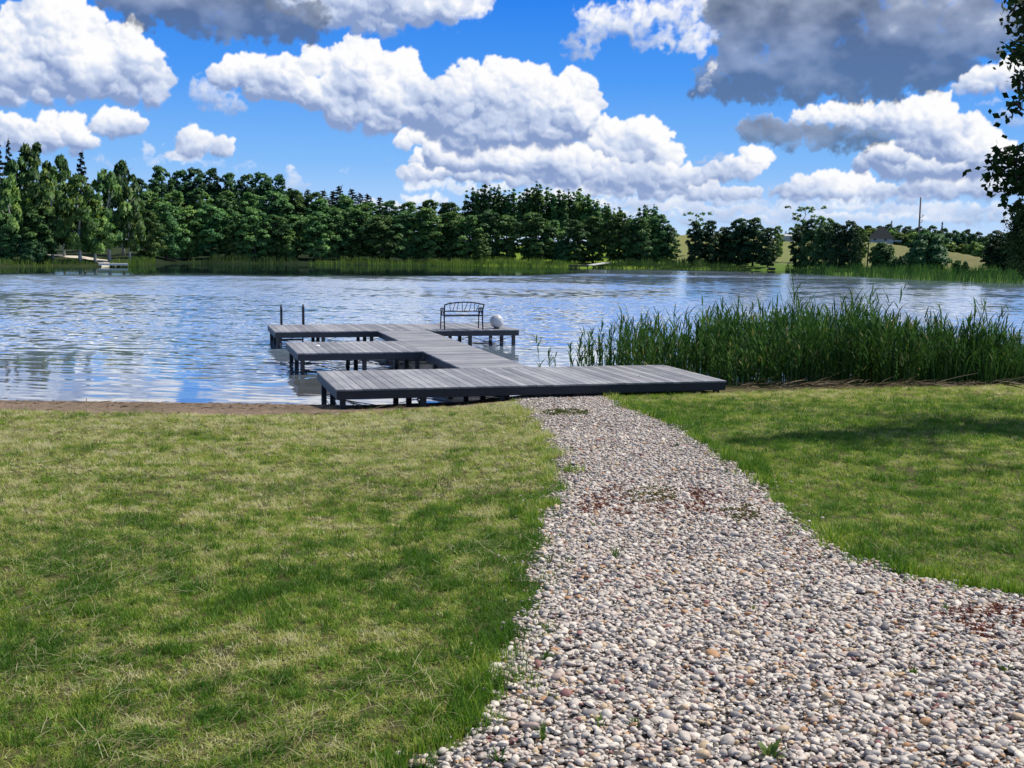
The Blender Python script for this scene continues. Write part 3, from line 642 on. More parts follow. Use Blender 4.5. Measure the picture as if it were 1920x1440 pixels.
# white globe light beside the bench
p = at_z(931, 616.2, DECK)
globe = empty('globe_lamp', tuple(p), 'white frosted globe lamp standing on the deck beside the bench', 'lamp')
bm = bmesh.new(); bmesh.ops.create_uvsphere(bm, u_segments=40, v_segments=24, radius=.19); bmesh.ops.translate(bm, verts=bm.verts, vec=(0, .05, .205))
me = bpy.data.meshes.new('globe'); bm.to_mesh(me); bm.free(); me.polygons.foreach_set('use_smooth', [True]*len(me.polygons))
t = NT('frosted_globe'); nz = t.noise(t.obj(), 4.); c = t.mix(nz, (.48, .48, .51), (.55, .55, .57)); me.materials.append(t.done(t.principled(Base_Color=c, Roughness=.3, Subsurface_Weight=.3, Subsurface_Radius=(.08, .08, .08)).outputs[0])); link_mesh('globe', me, globe)
mb = MB(); mb.tube([(0, .05, .0), (0, .05, .012), (0, .05, .034)], [.085, .085, .07], 24); mb.build('base', plain('lamp_base_plastic', (.05, .05, .055), .5), globe, True)
# a white scrap lying on the middle platform
p = at_z(596, 649.3, DECK+.003); mb = MB()
rs = np.random.RandomState(3); ring = [(p[0]+.05*math.cos(a)*rs.uniform(.7, 1.2), p[1]+.045*math.sin(a)*rs.uniform(.7, 1.2), p[2]+rs.uniform(.004, .03)) for a in np.linspace(0, 6.283, 9)[:-1]]
mb.add(ring+[(p[0], p[1], p[2]+.035), (p[0]+.005, p[1], p[2]+.002)], [(i, (i+1) % 8, 8) for i in range(8)]+[((i+1) % 8, i, 9) for i in range(8)]); tag(mb.build('paper_scrap', plain('white_paper', (.8, .8, .8), .7, .1)), 'small white crumpled scrap lying on the middle platform', 'scrap')

# ---------------------------------------------------------------- reeds
def ribbons(P, W, side=None):
    """P (n, k, 3) centre lines, W (n, k) widths -> quads (n*(k-1), 4, 3), bent to face a random side"""
    n, k, _ = P.shape; t = P[:, -1]-P[:, 0]
    if side is None:
        a = np.random.rand(n)*6.283; side = np.stack([np.cos(a), np.sin(a), np.zeros(n)], -1)
        side = side-t*(np.sum(side*t, -1)/(np.sum(t*t, -1)+1e-9))[:, None]; side /= np.linalg.norm(side, axis=-1)[:, None]+1e-9
    A = P-side[:, None]*W[..., None]/2; B = P+side[:, None]*W[..., None]/2
    return np.stack([A[:, :-1], B[:, :-1], B[:, 1:], A[:, 1:]], 2).reshape(-1, 4, 3)
def reed_quads(x, y, h, tint):
    n = len(x); z = np.maximum(ground_z(x, y), -.5); la = np.random.rand(n)*6.283; ln = np.abs(np.random.normal(0, .085, n))
    lx = np.cos(la)*ln; ly = np.sin(la)*ln; T = []; Q = []
    def on(f): return np.stack([x+lx*h*f*f, y+ly*h*f*f, z+h*f], -1)
    P = np.stack([on(np.full(n, f)) for f in (0, .35, .7, 1)], 1); Q.append(ribbons(P, np.tile([.011, .010, .007, .003], (n, 1)))); T.append(np.repeat(tint-.08, 3))
    for k in range(13):
        f = np.clip(.16+.84*((k+np.random.rand(n)*.9)/13)**.8, 0, 1); b = on(f); a = np.random.rand(n)*6.283; L = np.random.uniform(.20, .46, n)*(1-.35*np.abs(f-.7))*(h/1.6); el = np.random.uniform(.85, 1.32, n); dr = np.random.uniform(.02, .55, n)
        d = np.stack([np.cos(a), np.sin(a), np.zeros(n)], -1); up = np.array([0, 0, 1.])
        p1 = b+(d*np.cos(el)[:, None]+up*np.sin(el)[:, None])*(L*.5)[:, None]; e2 = el-dr; p2 = p1+(d*np.cos(e2)[:, None]+up*np.sin(e2)[:, None])*(L*.5)[:, None]
        P = np.stack([b, p1, p2], 1); side = np.stack([-np.sin(a), np.cos(a), np.zeros(n)], -1)
        Q.append(ribbons(P, np.tile([.018, .029, .002], (n, 1))*np.random.uniform(.7, 1.2, n)[:, None], side)); T.append(np.repeat(tint+np.random.normal(0, .12, n), 2))
    return np.concatenate(Q), np.concatenate(T)
m_reed = leaf_material('reed_leaf', [(0, (.017, .050, .016)), (.4, (.046, .112, .028)), (.8, (.095, .195, .046)), (1, (.28, .25, .12))], .22, .7, spec=.08)
n = 8600; x = np.random.uniform(.5, 13, n); y = np.random.uniform(20.6, 27.5, n)
front = np.interp(x, [0, 1, 3.1, 3.6, 4.2, 5.2, 13], [22.4, 22.0, 22.6, 22.3, 21.5, 21.1, 21.5]); back = front+np.interp(x, [1, 2, 4, 8, 13], [1.8, 2.6, 4.2, 5.0, 5.4])
den = np.interp(x, [.5, .9, 1.3, 1.8, 2.6, 3.6, 5], [.0, .08, .22, .36, .55, .80, .9])
k = (y > front+np.random.rand(n)*.35) & (y < back) & (np.random.rand(n) < den) & (fbm2(x*1.1, y*1.1, 141, 3)+.25*sstep(2, 4, x) > .36); x, y = x[k], y[k]
h = np.interp(x, [.9, 1.3, 2.2, 3.2, 4.5, 6, 7.2, 8.4, 9.2, 13], [.55, .70, .92, 1.02, 1.00, 1.04, .94, .72, .68, .75])*np.random.normal(.90, .23, len(x))*np.where(np.random.rand(len(x)) < .10, 1.27, 1.0)+np.interp(fbm2(x*.9, y*.9, 151, 2), [.34, .66], [-.30, .32])
Q, T = reed_quads(x, y, h, np.random.normal(.42, .15, len(x)))
tag(link_mesh('reeds', quads_mesh('reeds', Q, m_reed, attrs={'tint': np.where(np.repeat(np.random.rand(len(T)//2+1) < .03, 2)[:len(T)], 1, np.clip(T, 0, .9))})), 'tall dark green reeds crowding the bank to the right of the pier', 'reeds', kind='stuff'); print('reeds', len(x))
# low dense sedge in front at the far end of the reed bed
n = 5200; x = np.random.uniform(7.0, 13, n); y = np.random.uniform(21.4, 25.6, n); k = (np.random.rand(n) < sstep(7, 8.6, x)); x, y = x[k], y[k]; n = len(x); z = ground_z(x, y)
h = np.random.uniform(.35, .95, n); a = np.random.rand(n)*6.283; ln = np.abs(np.random.normal(0, .35, n)); d = np.stack([np.cos(a), np.sin(a), np.zeros(n)], -1); b = np.stack([x, y, z], -1); up = np.array([0, 0, 1.])
P = np.stack([b, b+d*(ln*h*.3)[:, None]+up*(h*.6)[:, None], b+d*(ln*h)[:, None]+up*(h*.92)[:, None]], 1)
tag(link_mesh('sedge', quads_mesh('sedge', ribbons(P, np.tile([.014, .016, .002], (n, 1))), m_reed, attrs={'tint': np.clip(np.repeat(np.random.normal(.5, .15, n), 2), 0, .9)})), 'low dense dark sedge at the right end of the reed bed', 'sedge', kind='stuff')
# dead stalks heaped along the foot of the reeds
n = 380; x = np.random.uniform(3.9, 12, n); y = np.interp(x, [3.9, 5.2, 13], [21.0, 20.8, 21.3])+np.random.normal(0, .24, n); z = ground_z(x, y)+np.random.uniform(0, .10, n); a = np.random.normal(0, .6, n); L = np.random.uniform(.15, .7, n)
d = np.stack([np.cos(a), np.sin(a), np.random.normal(0, .16, n)], -1)*L[:, None]; b = np.stack([x, y, z], -1); P = np.stack([b, b+d*.5+np.array([0, 0, .015]), b+d], 1)
m_dead = leaf_material('dead_reed_stalk', [(0, (.06, .04, .025)), (.6, (.17, .12, .075)), (1, (.30, .23, .15))], .1, .7)
tag(link_mesh('dead_reeds', quads_mesh('dead_reeds', ribbons(P, np.tile([.016, .016, .008], (n, 1))), m_dead, attrs={'tint': np.repeat(np.random.rand(n), 2)})), 'brown dead reed stalks heaped along the foot of the reeds', 'dead reeds', kind='stuff')
# washed-up litter of dry stalks and leaves on the sandy beach
n = 1500; x = np.random.uniform(-10, -1.5, n); y = shore_y(x)-np.random.gamma(2., .55, n)-.05; z = ground_z(x, y)+.008; a = np.random.normal(0, .7, n); L = np.random.uniform(.03, .22, n)
d = np.stack([np.cos(a), np.sin(a), np.random.normal(0, .12, n)], -1)*L[:, None]; b = np.stack([x, y, z], -1); P = np.stack([b, b+d*.5+np.array([0, 0, .008]), b+d], 1)
tag(link_mesh('beach_litter', quads_mesh('beach_litter', ribbons(P, np.tile([.012, .014, .006], (n, 1))), m_dead, attrs={'tint': np.repeat(np.random.rand(n), 2)})), 'brown washed-up stalks littering the sandy strip by the water', 'litter', kind='stuff')

# far reed belts
def belt(name, label, p0, p1, rows, depth, off, h, ramp, per_m=9):
    per_m = per_m*1.8; h = h*.72; depth = depth*.8; off = off+1
    x = []; y = []
    for q in np.linspace(0, 1, 400):
        px = p0+(p1-p0)*q; a = math.radians(azel(px, 465)[0]); x.append(a); y.append(float(tab(SH_PX, SH_D, math.degrees(a))))
    A = np.array(x); Dd = np.array(y); n = int(abs(A[-1]-A[0])*Dd.mean()*per_m*rows); a = np.random.uniform(A[0], A[-1], n); r = np.interp(a, A, Dd)+off+np.random.rand(n)*depth
    ends = np.minimum(np.clip((a-A[0])*Dd.mean()/4, .15, 1), np.clip((A[-1]-a)*Dd.mean()/4, .15, 1)); g = fbm2(a*130, r*.25, 161, 3)
    hh = h*np.random.uniform(.72, 1.12, n)*ends**.4*np.interp(g, [.3, .6], [.75, 1.08]); xx = np.sin(a)*r; yy = np.cos(a)*r; z = np.maximum(ground_z(xx, yy), -.3); hh = hh+np.where(z < 0, -z*.8, 0)
    ly = np.random.normal(0, .12, (2, n))*hh; b = np.stack([xx, yy, z], -1)
    P = np.stack([b, b+np.stack([ly[0]*.4, ly[1]*.4, hh*.6], -1), b+np.stack([ly[0], ly[1], hh], -1)], 1)
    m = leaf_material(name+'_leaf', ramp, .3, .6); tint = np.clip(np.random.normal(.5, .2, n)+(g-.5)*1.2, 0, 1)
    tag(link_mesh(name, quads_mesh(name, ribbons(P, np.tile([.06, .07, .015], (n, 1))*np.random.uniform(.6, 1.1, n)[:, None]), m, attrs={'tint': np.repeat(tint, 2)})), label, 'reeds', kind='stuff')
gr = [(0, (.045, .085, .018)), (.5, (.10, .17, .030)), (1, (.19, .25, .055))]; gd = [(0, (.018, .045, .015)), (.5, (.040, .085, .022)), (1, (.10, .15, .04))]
belt('far_reeds', 'bright green grassy reeds on the far bank left of the white jetty', -120, 178, 5, 9, -1, .75, gr)
belt('far_reeds', 'rounded bright green reed clump just right of the white jetty', 205, 291, 5, 6, -2.5, 1.7, gr, 12)
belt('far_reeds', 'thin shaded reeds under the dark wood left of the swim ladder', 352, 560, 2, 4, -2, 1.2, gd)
belt('far_reeds', 'sunlit reeds in a thin line under the wood above the middle of the pier', 578, 850, 3, 5, -3, 1.1, gr)
belt('far_reeds', 'broad bright reed belt left of the dark far jetty', 800, 1085, 5, 8, -4, 1.25, gr, 11)
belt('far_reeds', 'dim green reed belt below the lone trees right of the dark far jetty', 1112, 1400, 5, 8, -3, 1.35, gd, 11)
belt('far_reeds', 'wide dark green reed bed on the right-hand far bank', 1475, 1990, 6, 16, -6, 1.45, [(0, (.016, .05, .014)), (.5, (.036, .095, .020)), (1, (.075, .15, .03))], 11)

# ---------------------------------------------------------------- trees: prototypes, then one thing (trunk + crown) per tree of the photograph
def crown_mesh(name, lobes, nleaf, size, m, seed, hang=0.0, elong=1.0, inner=.25, flat=0.0):
    rs = np.random.RandomState(seed); lobes = np.array(lobes); w = lobes[:, 3]*lobes[:, 4]; k = rs.choice(len(lobes), nleaf, p=w/w.sum()); L = lobes[k]
    d = rs.normal(size=(nleaf, 3)); d /= np.linalg.norm(d, axis=1)[:, None]; d[:, 2] = np.where(d[:, 2] < -.35, -d[:, 2]*.6, d[:, 2]); rad = np.clip(1-np.abs(rs.normal(0, inner, nleaf)), .05, 1.08)
    p = L[:, :3]+d*rad[:, None]*np.stack([L[:, 3], L[:, 3], L[:, 4]], -1)
    cen = np.array([0, 0, lobes[:, 2].mean()*.8]); out = p-cen; out /= np.linalg.norm(out, axis=1)[:, None]+1e-9
    nrm = d*.55+out*.35+np.array([0, 0, .30])+rs.normal(0, .34, (nleaf, 3)); nrm /= np.linalg.norm(nrm, axis=1)[:, None]
    face = nrm+rs.normal(0, .55, (nleaf, 3)); face /= np.linalg.norm(face, axis=1)[:, None]
    a = np.cross(face, rs.normal(size=(nleaf, 3))); 
    if hang > 0: a = a*(1-hang)+np.array([0, 0, -1.])*hang*1.5
    if flat > 0: a[:, 2] *= (1-flat)
    a /= np.linalg.norm(a, axis=1)[:, None]+1e-9; b = np.cross(face, a); b /= np.linalg.norm(b, axis=1)[:, None]+1e-9
    s = size*rs.uniform(.6, 1.35, nleaf)[:, None]; A = a*s*elong*.5; B = b*s*.5/(elong**.4)
    Q = np.stack([p-A, p+B*.8-A*.1, p+A, p-B*.8+A*.15], 1); lobet = rs.rand(len(lobes)); tint = np.clip(.5+(lobet[k]-.5)*.55+rs.normal(0, .16, nleaf), 0, 1)
    gn = np.cross(Q[:, 2]-Q[:, 0], Q[:, 3]-Q[:, 1]); fl = np.sum(gn*nrm, 1) < 0; Q[fl] = Q[fl][:, ::-1]
    return quads_mesh(name, Q, m, attrs={'tint': tint}, normals=nrm)
def trunk_mesh(name, H, r, m, seed, limbs=7, reach=.3, first=.25, bend=.02, up=.6):
    rs = np.random.RandomState(seed); mb = MB(); zs = np.linspace(-.03, 1, 9); pts = [(rs.normal(0, bend)*H*z*1.0, rs.normal(0, bend)*H*z, z*H) for z in zs]; mb.tube(pts, [r*(1-.9*max(0, z))**.8+.008*H/10 for z in zs], 7)
    for i in range(limbs):
        f = first+(.92-first)*(i+rs.rand())/limbs; j = int(f*8); p = np.array(pts[j])*(1-(f*8-j))+np.array(pts[min(8, j+1)])*(f*8-j); a = rs.rand()*6.283; L = reach*H*(1-.55*f)*rs.uniform(.7, 1.1)
        d = np.array([math.cos(a), math.sin(a), up*rs.uniform(.6, 1.3)]); mb.tube([p, p+d*L*.5, p+d*L*.95+np.array([0, 0, L*.12])], [r*.38*(1-f*.6), r*.24*(1-f*.6), r*.08], 5)
    me = bpy.data.meshes.new(name); me.from_pydata(mb.v, [], mb.f); me.materials.append(m); me.polygons.foreach_set('use_smooth', [True]*len(me.polygons)); return me
def lobes_round(n, rx, z0, z1, r, seed, top=.55, squash=.8):
    rs = np.random.RandomState(seed); out = []
    for i in range(n):
        f = (i+rs.rand())/n; z = z0+(z1-z0)*f; prof = math.sin(math.pi*min(1, max(.06, f*.86+.10)))**.6; a = i*2.4+rs.rand()*.9; q = rx*prof*rs.uniform(.45, .95); rr = r*rs.uniform(.65, 1.25)*(1-.30*f)
        out.append((q*math.cos(a), q*math.sin(a), z, rr, rr*squash))
    return out+[(0, 0, z0+(z1-z0)*.3, rx*.5, (z1-z0)*.25), (0, 0, z0+(z1-z0)*.62, rx*.5, (z1-z0)*.25), (rs.normal(0, .1)*rx, 0, z1-r*.2, r*.7, r*.6)]
gleaf = [(0, (.020, .062, .024)), (.4, (.050, .132, .044)), (.75, (.100, .200, .058)), (1, (.165, .265, .075))]
m_leaf = leaf_material('tree_leaves', gleaf, .22, .6, objcol=True); m_needle = leaf_material('needles', [(0, (.008, .018, .010)), (.5, (.018, .036, .018)), (1, (.038, .062, .026))], .08, .65, objcol=True)
m_bark = plain('grey_brown_bark', (.075, .062, .050), .9, .5, 14, bump=.5); m_birch = plain('pale_birch_bark', (.42, .41, .38), .8, .45, 10, bump=.3)
PROTO = {}
def proto(kind, crown, trunk): PROTO.setdefault(kind, []).append((crown, trunk))
for s in range(4):                                             # all prototypes are 10 m tall
    proto('broad', crown_mesh('crown', lobes_round(46, 2.75, .55, 9.1, .92, 20+s), 11000, .31, m_leaf, 30+s, inner=.38), trunk_mesh('trunk', 8.6, .20, m_bark, 40+s))
for s in range(3):
    rs = np.random.RandomState(60+s); L = []
    for i in range(34):
        f = (i+rs.rand())/34; z = 1.9+7.6*f; prof = (math.sin(math.pi*min(.97, f*.8+.16))**.8); a = i*2.4+rs.rand(); q = 2.0*prof*rs.uniform(.3, 1.); L.append((q*math.cos(a), q*math.sin(a), z, .55*rs.uniform(.7, 1.2)*(1.1-.5*f), 1.05*rs.uniform(.7, 1.2)*(1.1-.5*f)))
    proto('birch', crown_mesh('crown', L, 9500, .28, m_leaf, 70+s, hang=.6, elong=1.8, inner=.45), trunk_mesh('trunk', 9.5, .14, m_birch, 80+s, 8, .22, .2, .012, .9))
for s in range(3):
    rs = np.random.RandomState(90+s); L = []
    for c_ in range(4):
        top = (9.9, 9.2, 8.6, 9.5)[c_]; ca = c_*1.7+rs.rand(); cr = (0, .75, .9, .6)[c_]
        for i in range(15):
            f = (i+rs.rand())/15; z = 2.4+(top-2.4)*f; q = .62*(1-f)**.6*rs.uniform(.2, 1.); a = i*2.4+rs.rand(); rr = (.62*(1-f)**.7+.14)*rs.uniform(.75, 1.2); L.append((cr*math.cos(ca)+q*math.cos(a), cr*math.sin(ca)+q*math.sin(a), z, rr, rr*1.6))
    proto('aspen', crown_mesh('crown', L, 8000, .28, m_leaf, 100+s, inner=.45), trunk_mesh('trunk', 9.6, .15, m_bark, 110+s, 8, .16, .3, .01, 1.2))
for s in range(2):
    rs = np.random.RandomState(120+s); L = []
    for i in range(46):
        f = i/45; z = .9+8.7*f; a = i*2.4+rs.rand(); q = 1.9*(1-f)**.9*rs.uniform(.55, 1.)+.04; rr = .52*(1-f)+.16; L.append((q*math.cos(a), q*math.sin(a), z-.18*q, rr*1.15, rr*.42))
    proto('spruce', crown_mesh('crown', L, 5600, .30, m_needle, 130+s, inner=.5, elong=1.6, flat=.5), trunk_mesh('trunk', 10.0, .16, m_bark, 140+s, 4, .1))
for s in range(2):
    rs = np.random.RandomState(150+s); L = [(rs.normal(0, .9), rs.normal(0, .9), rs.uniform(5.2, 9.3), rs.uniform(.6, 1.0), rs.uniform(.4, .7)) for i in range(20)]+[(0, 0, 9.3, .6, .5)]
    proto('pine', crown_mesh('crown', L, 4200, .30, m_needle, 160+s, inner=.4, elong=1.5), trunk_mesh('trunk', 9.2, .17, m_bark, 170+s, 7, .16, .5))
for s in range(3):
    proto('shrub', crown_mesh('crown', lobes_round(36, 4.2, .6, 8.3, 1.6, 180+s), 8000, .55, m_leaf, 190+s), trunk_mesh('trunk', 7.5, .25, m_bark, 200+s, 8, .4, .08))
rs = np.random.RandomState(5); proto('sparse', crown_mesh('crown', [(rs.normal(0, 1.1), rs.normal(0, 1.1), rs.uniform(4, 9.6), .42, .5) for i in range(34)], 900, .36, m_leaf, 210, inner=.5), trunk_mesh('trunk', 9.6, .12, m_bark, 211, 12, .24, .3, .02, 1.0))
protos_me = set()
# (x, top y, half width, kind, metres beyond the shore, brightness, yellowness); base stands on the land
T = []
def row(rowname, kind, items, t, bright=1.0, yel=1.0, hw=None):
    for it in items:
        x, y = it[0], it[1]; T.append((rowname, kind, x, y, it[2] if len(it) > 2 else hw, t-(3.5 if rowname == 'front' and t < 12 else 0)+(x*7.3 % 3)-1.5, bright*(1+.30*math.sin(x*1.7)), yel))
row('behind', 'spruce', [(4,252,20),(23,257,19),(158,280,26)], 26, .9)
row('behind', 'birch', [(66,266,42),(120,286,30),(38,296,34),(232,298,34),(-30,290,40)], 18, .85, .95)
row('front', 'birch', [(20,330,34),(98,312,34),(150,322,42),(205,318,40),(243,345,26),(178,372,36)], 9, 1.25, 1.12)
row('front', 'broad', [(72,378,36),(8,395,30)], 9, .95)
row('low', 'shrub', [(58,440,26)], 4.5, 1.1)
row('skyline', 'broad', [(268,330,26),(304,304,30),(338,312,28),(368,308,28),(398,310,26),(430,318,28),(462,320,26),(492,317,28),(522,322,26)], 44, .75, .85)
row('skyline', 'spruce', [(545,350,26),(578,353,26),(607,355,28),(636,346,26),(660,352,28),(690,362,28),(712,368,24),(562,360,26),(625,356,26),(676,360,24)], 50, 1.5)
row('slope', 'broad', [(553,350,30),(590,356,30),(648,360,30),(285,352,32),(330,352,34),(378,348,34),(425,352,34),(470,355,34),(515,352,36),(556,372,34),(600,368,34),(645,368,36),(688,374,34),(728,372,32),(765,373,34),(805,369,36),(842,374,34)], 26, 1.15, 1.05)
row('front', 'broad', [(276,388,32),(312,372,36),(352,388,36),(396,378,38),(440,392,30),(478,385,36),(520,398,34),(556,398,34),(596,392,36),(634,384,36),(676,388,38),(716,398,36),(756,390,36),(800,384,38),(842,392,36),(880,398,34)], 9, 1.25, 1.06)
row('low', 'broad', [(432,418,20),(455,424,22),(345,432,20),(540,424,22),(668,440,24),(835,432,24),(900,432,22)], 5, 1.2, 1.08)
row('skyline', 'aspen', [(886,350,22),(908,341,22),(934,345,22),(962,352,22),(986,349,20),(1004,339,22),(1024,349,22),(1046,352,20),(1064,354,22),(1084,351,20),(1102,360,20),(1118,372,18),(1133,378,16)], 34, 1.25, 1.06)
row('front', 'broad', [(912,388,36),(950,398,32),(1000,392,40),(1036,408,28),(1078,408,30),(1112,400,32),(1160,392,36),(1196,402,32),(1232,398,34),(1252,416,22)], 11, 1.08, 1.03)
row('behind', 'aspen', [(1140,381,20),(1160,386,20),(1207,380,20),(1224,382,20),(1180,402,20)], 24, 1.3, 1.06)
row('low', 'shrub', [(1005,448,22),(1055,446,26),(1188,442,22)], 7, .9)
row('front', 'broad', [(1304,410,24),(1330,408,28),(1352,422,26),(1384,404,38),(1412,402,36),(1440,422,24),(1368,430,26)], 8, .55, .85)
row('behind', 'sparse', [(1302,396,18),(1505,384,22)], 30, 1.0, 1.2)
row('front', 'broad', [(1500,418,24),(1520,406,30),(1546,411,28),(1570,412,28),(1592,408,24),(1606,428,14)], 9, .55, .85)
row('behind', 'broad', [(1538,400,22),(1556,404,18),(1457,420,16),(1615,424,16)], 34, 1.25, 1.15)
row('behind', 'spruce', [(1472,432,6),(1491,418,14)], 120, .9)
row('front', 'shrub', [(1656,446,30),(1742,428,50),(1705,468,20),(1727,440,30)], 12, .75, .9)
row('low', 'shrub', [(1612,484,9),(1692,476,14),(1797,483,12),(1812,486,8),(1680,480,10)], 8, .8, 1.0)
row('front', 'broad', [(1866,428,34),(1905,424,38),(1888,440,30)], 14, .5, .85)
row('distant', 'shrub', [(1606,420,20),(1636,424,20),(1672,421,20),(1708,424,22),(1734,424,22),(1758,426,22),(1780,428,22),(1800,430,22),(1822,432,22),(1845,436,22),(1870,438,22)], 255, .75, .9)
row('distant', 'broad', [(1607,420,16),(1626,420,18),(1645,421,16),(1663,417,18),(1682,419,18),(1700,421,18),(1722,422,18),(1745,419,20),(1768,424,18),(1790,428,18),(1810,427,20),(1832,431,18),(1852,436,18)], 270, .60, .85)
row('distant', 'spruce', [(1830-66,414,9),(1669,412,9)], 262, .9)
row('behind', 'shrub', [(1632,424,26),(1688,432,22),(1712,432,20),(1830,448,26),(1806,452,18),(1668,428,16),(1775,446,22),(1788,458,18)], 150, 1.5, 1.35)
LOOK = {'broad': 'rounded leafy tree', 'birch': 'drooping pale-stemmed tree', 'aspen': 'slender upright tree', 'spruce': 'pointed dark conifer', 'pine': 'dark conifer', 'shrub': 'bushy shrub', 'sparse': 'thin see-through tree'}
ROWS = {'behind': 'standing behind', 'front': 'in the front row', 'low': 'low beside the water', 'skyline': 'on the skyline', 'slope': 'on the wooded slope', 'distant': 'in the distant wood'}
PLACES = [(125, 'near the left edge'), (292, 'above the white jetty'), (420, 'between white jetty and ladder'), (510, 'left of the swim ladder'), (610, 'above the swim ladder'), (720, 'between ladder and bench'), (820, 'just left of the bench'), (920, 'above the bench'), (1015, 'above the globe lamp'), (1120, 'behind the dark jetty'), (1275, 'left of the field gap'), (1480, 'left of the white building'), (1616, 'right of the white building'), (1720, 'around the grey-roofed house'), (1850, 'right of the utility pole'), (3000, 'at the right edge')]
ORD = ['leftmost', 'second', 'third', 'fourth', 'fifth', 'sixth', 'seventh', 'eighth']
def size_word(hpx): return 'tall ' if hpx > 150 else ('small ' if hpx < 45 else '')
keys = {}
info = []
for (rown, kind, x, y, hw, tt, br, ye) in T:
    a = azel(x, 465)[0]; r = float(tab(SH_PX, SH_D, a))+tt; base = at_dist(x, 470, r); gz = float(ground_z(base[0], base[1])); H = at_dist(x, y, r)[2]-gz; Wd = hw*r/F_PX
    place = next(p for q, p in PLACES if x < q); k = (LOOK[kind], ROWS[rown], place); keys.setdefault(k, []).append(len(info)); info.append((rown, kind, x, base[0], base[1], gz, H, Wd, br, ye, k))
order = {}
for k, ids in keys.items():
    ids = sorted(ids, key=lambda i: info[i][2])
    for j, i in enumerate(ids): order[i] = '' if len(ids) == 1 else (', ' + ORD[j] + (' of %d there' % len(ids) if j == 0 else ' from left'))
NAMES = {'broad': 'leafy_tree', 'birch': 'birch_tree', 'aspen': 'aspen_tree', 'spruce': 'spruce_tree', 'pine': 'pine_tree', 'shrub': 'shrub', 'sparse': 'sparse_tree'}
HW = {'broad': 3.4, 'birch': 2.3, 'aspen': 1.7, 'spruce': 2.0, 'pine': 1.9, 'shrub': 5.2, 'sparse': 1.7}
GROUPS = {'behind': 'trees standing behind the front row on the far bank', 'front': 'trees along the far water edge', 'low': 'low bushes at the far water edge', 'skyline': 'trees on the skyline of the far wood', 'slope': 'trees on the wooded slope', 'distant': 'trees of the distant wood'}
for i, (rown, kind, x, X, Y, gz, H, Wd, br, ye, k) in enumerate(info):
    root = empty(NAMES[kind], (X, Y, gz-.05), '%s %s %s%s' % (k[0], k[1], k[2], order[i]), 'shrub' if kind == 'shrub' else 'tree', GROUPS[rown], rz=(x*1.37) % 6.283)
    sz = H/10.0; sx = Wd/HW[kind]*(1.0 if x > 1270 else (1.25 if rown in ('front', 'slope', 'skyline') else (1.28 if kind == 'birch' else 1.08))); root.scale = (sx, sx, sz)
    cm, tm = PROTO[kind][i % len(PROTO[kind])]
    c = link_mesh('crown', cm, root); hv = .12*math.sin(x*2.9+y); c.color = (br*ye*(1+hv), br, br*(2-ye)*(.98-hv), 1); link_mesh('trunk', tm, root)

# ---------------------------------------------------------------- the near trees at the right edge
def near_tree(name, label, base, H, r, targets, seed, leaf, per, m, spread=.45, hang=0.0):
    rs = np.random.RandomState(seed); root = empty(name, tuple(base), label, 'tree'); mb = MB(); tips = []
    top = np.array([rs.normal(0, .2), rs.normal(0, .2), H]); st = [np.array([0, 0, -.15]), np.array([.03, .02, H*.3]), np.array([-.05, .06, H*.6]), top]; mb.tube(st, [r, r*.75, r*.45, r*.08], 10)
    def on(z):
        q = z/H*3/1.0; zz = [p[2] for p in st]; return np.array([np.interp(z, zz, [p[k] for p in st]) for k in range(3)])
    for tg in targets:
        tg = np.array(tg)-np.array(base); d0 = math.hypot(tg[0], tg[1]); z0 = max(H*.22, min(H*.9, tg[2]-d0*.35+.2)); p = on(z0); mid = p*.45+tg*.55+np.array([0, 0, .30*d0*.3]); 
        mb.tube([p, mid, tg], [r*.28, r*.14, .008], 6)
        for q in range(7):
            f = .35+.65*q/6; b = (p*(1-f)**2+2*f*(1-f)*mid+f*f*tg) if f < 1 else tg; e = b+rs.normal(0, spread*.55, 3)*np.array([1, 1, .7]); mb.tube([b, (b+e)/2+rs.normal(0, .04, 3), e], [.018, .012, .006], 4); tips += [(b*.3+e*.7), e, (b+e)/2]
    tips = np.array(tips); k = rs.randint(0, len(tips), len(tips)*per); n = len(k); p = tips[k]+rs.normal(0, spread*.33, (n, 3))*np.array([1, 1, .8])
    if hang: p[:, 2] -= rs.rand(n)*hang
    a = rs.normal(size=(n, 3))+np.array([0, 0, -.5-hang]); a /= np.linalg.norm(a, axis=1)[:, None]; b = np.cross(a, rs.normal(size=(n, 3))); b /= np.linalg.norm(b, axis=1)[:, None]; s = leaf*rs.uniform(.65, 1.25, n)[:, None]; nn = np.cross(a, b)
    Q1 = np.stack([p, p+a*s*.45+b*s*.34, p+a*s, p+a*s*.45-b*s*.34+nn*s*.06], 1)
    me = quads_mesh('crown', Q1, m, attrs={'tint': np.clip(rs.normal(.45, .2, n), 0, 1)}); link_mesh('crown', me, root); mb.build('trunk', m_bark, root, True)
D0 = 15.5
gx0 = 9.6; gbase = (gx0, D0+.6, float(ground_z(gx0, D0+.6)))
edge_t = [at_dist(x, y, D0+o) for x, y, o in ((1900,20,0),(1912,60,.3),(1898,95,-.2),(1908,120,.2),(1916,150,.1),(1918,10,0),(1930,80,.5),(1872,290,0),(1848,300,.15),(1895,275,-.2),(1905,330,0),(1915,205,.2),(1890,355,.2),(1912,375,0),(1925,290,.3),(1935,340,.2),(1945,180,-.2),(1960,120,0),(1950,20,0.4),(1990,220,0),(1960,300,.6))]
rs = np.random.RandomState(77); body = [(gx0+rs.normal(.5, 1.5), D0+.6+rs.normal(0, 1.7), rs.uniform(3.8, 8.4)) for k in range(34)]; body = [b for b in body if b[0] > b[1]*.47+.25]
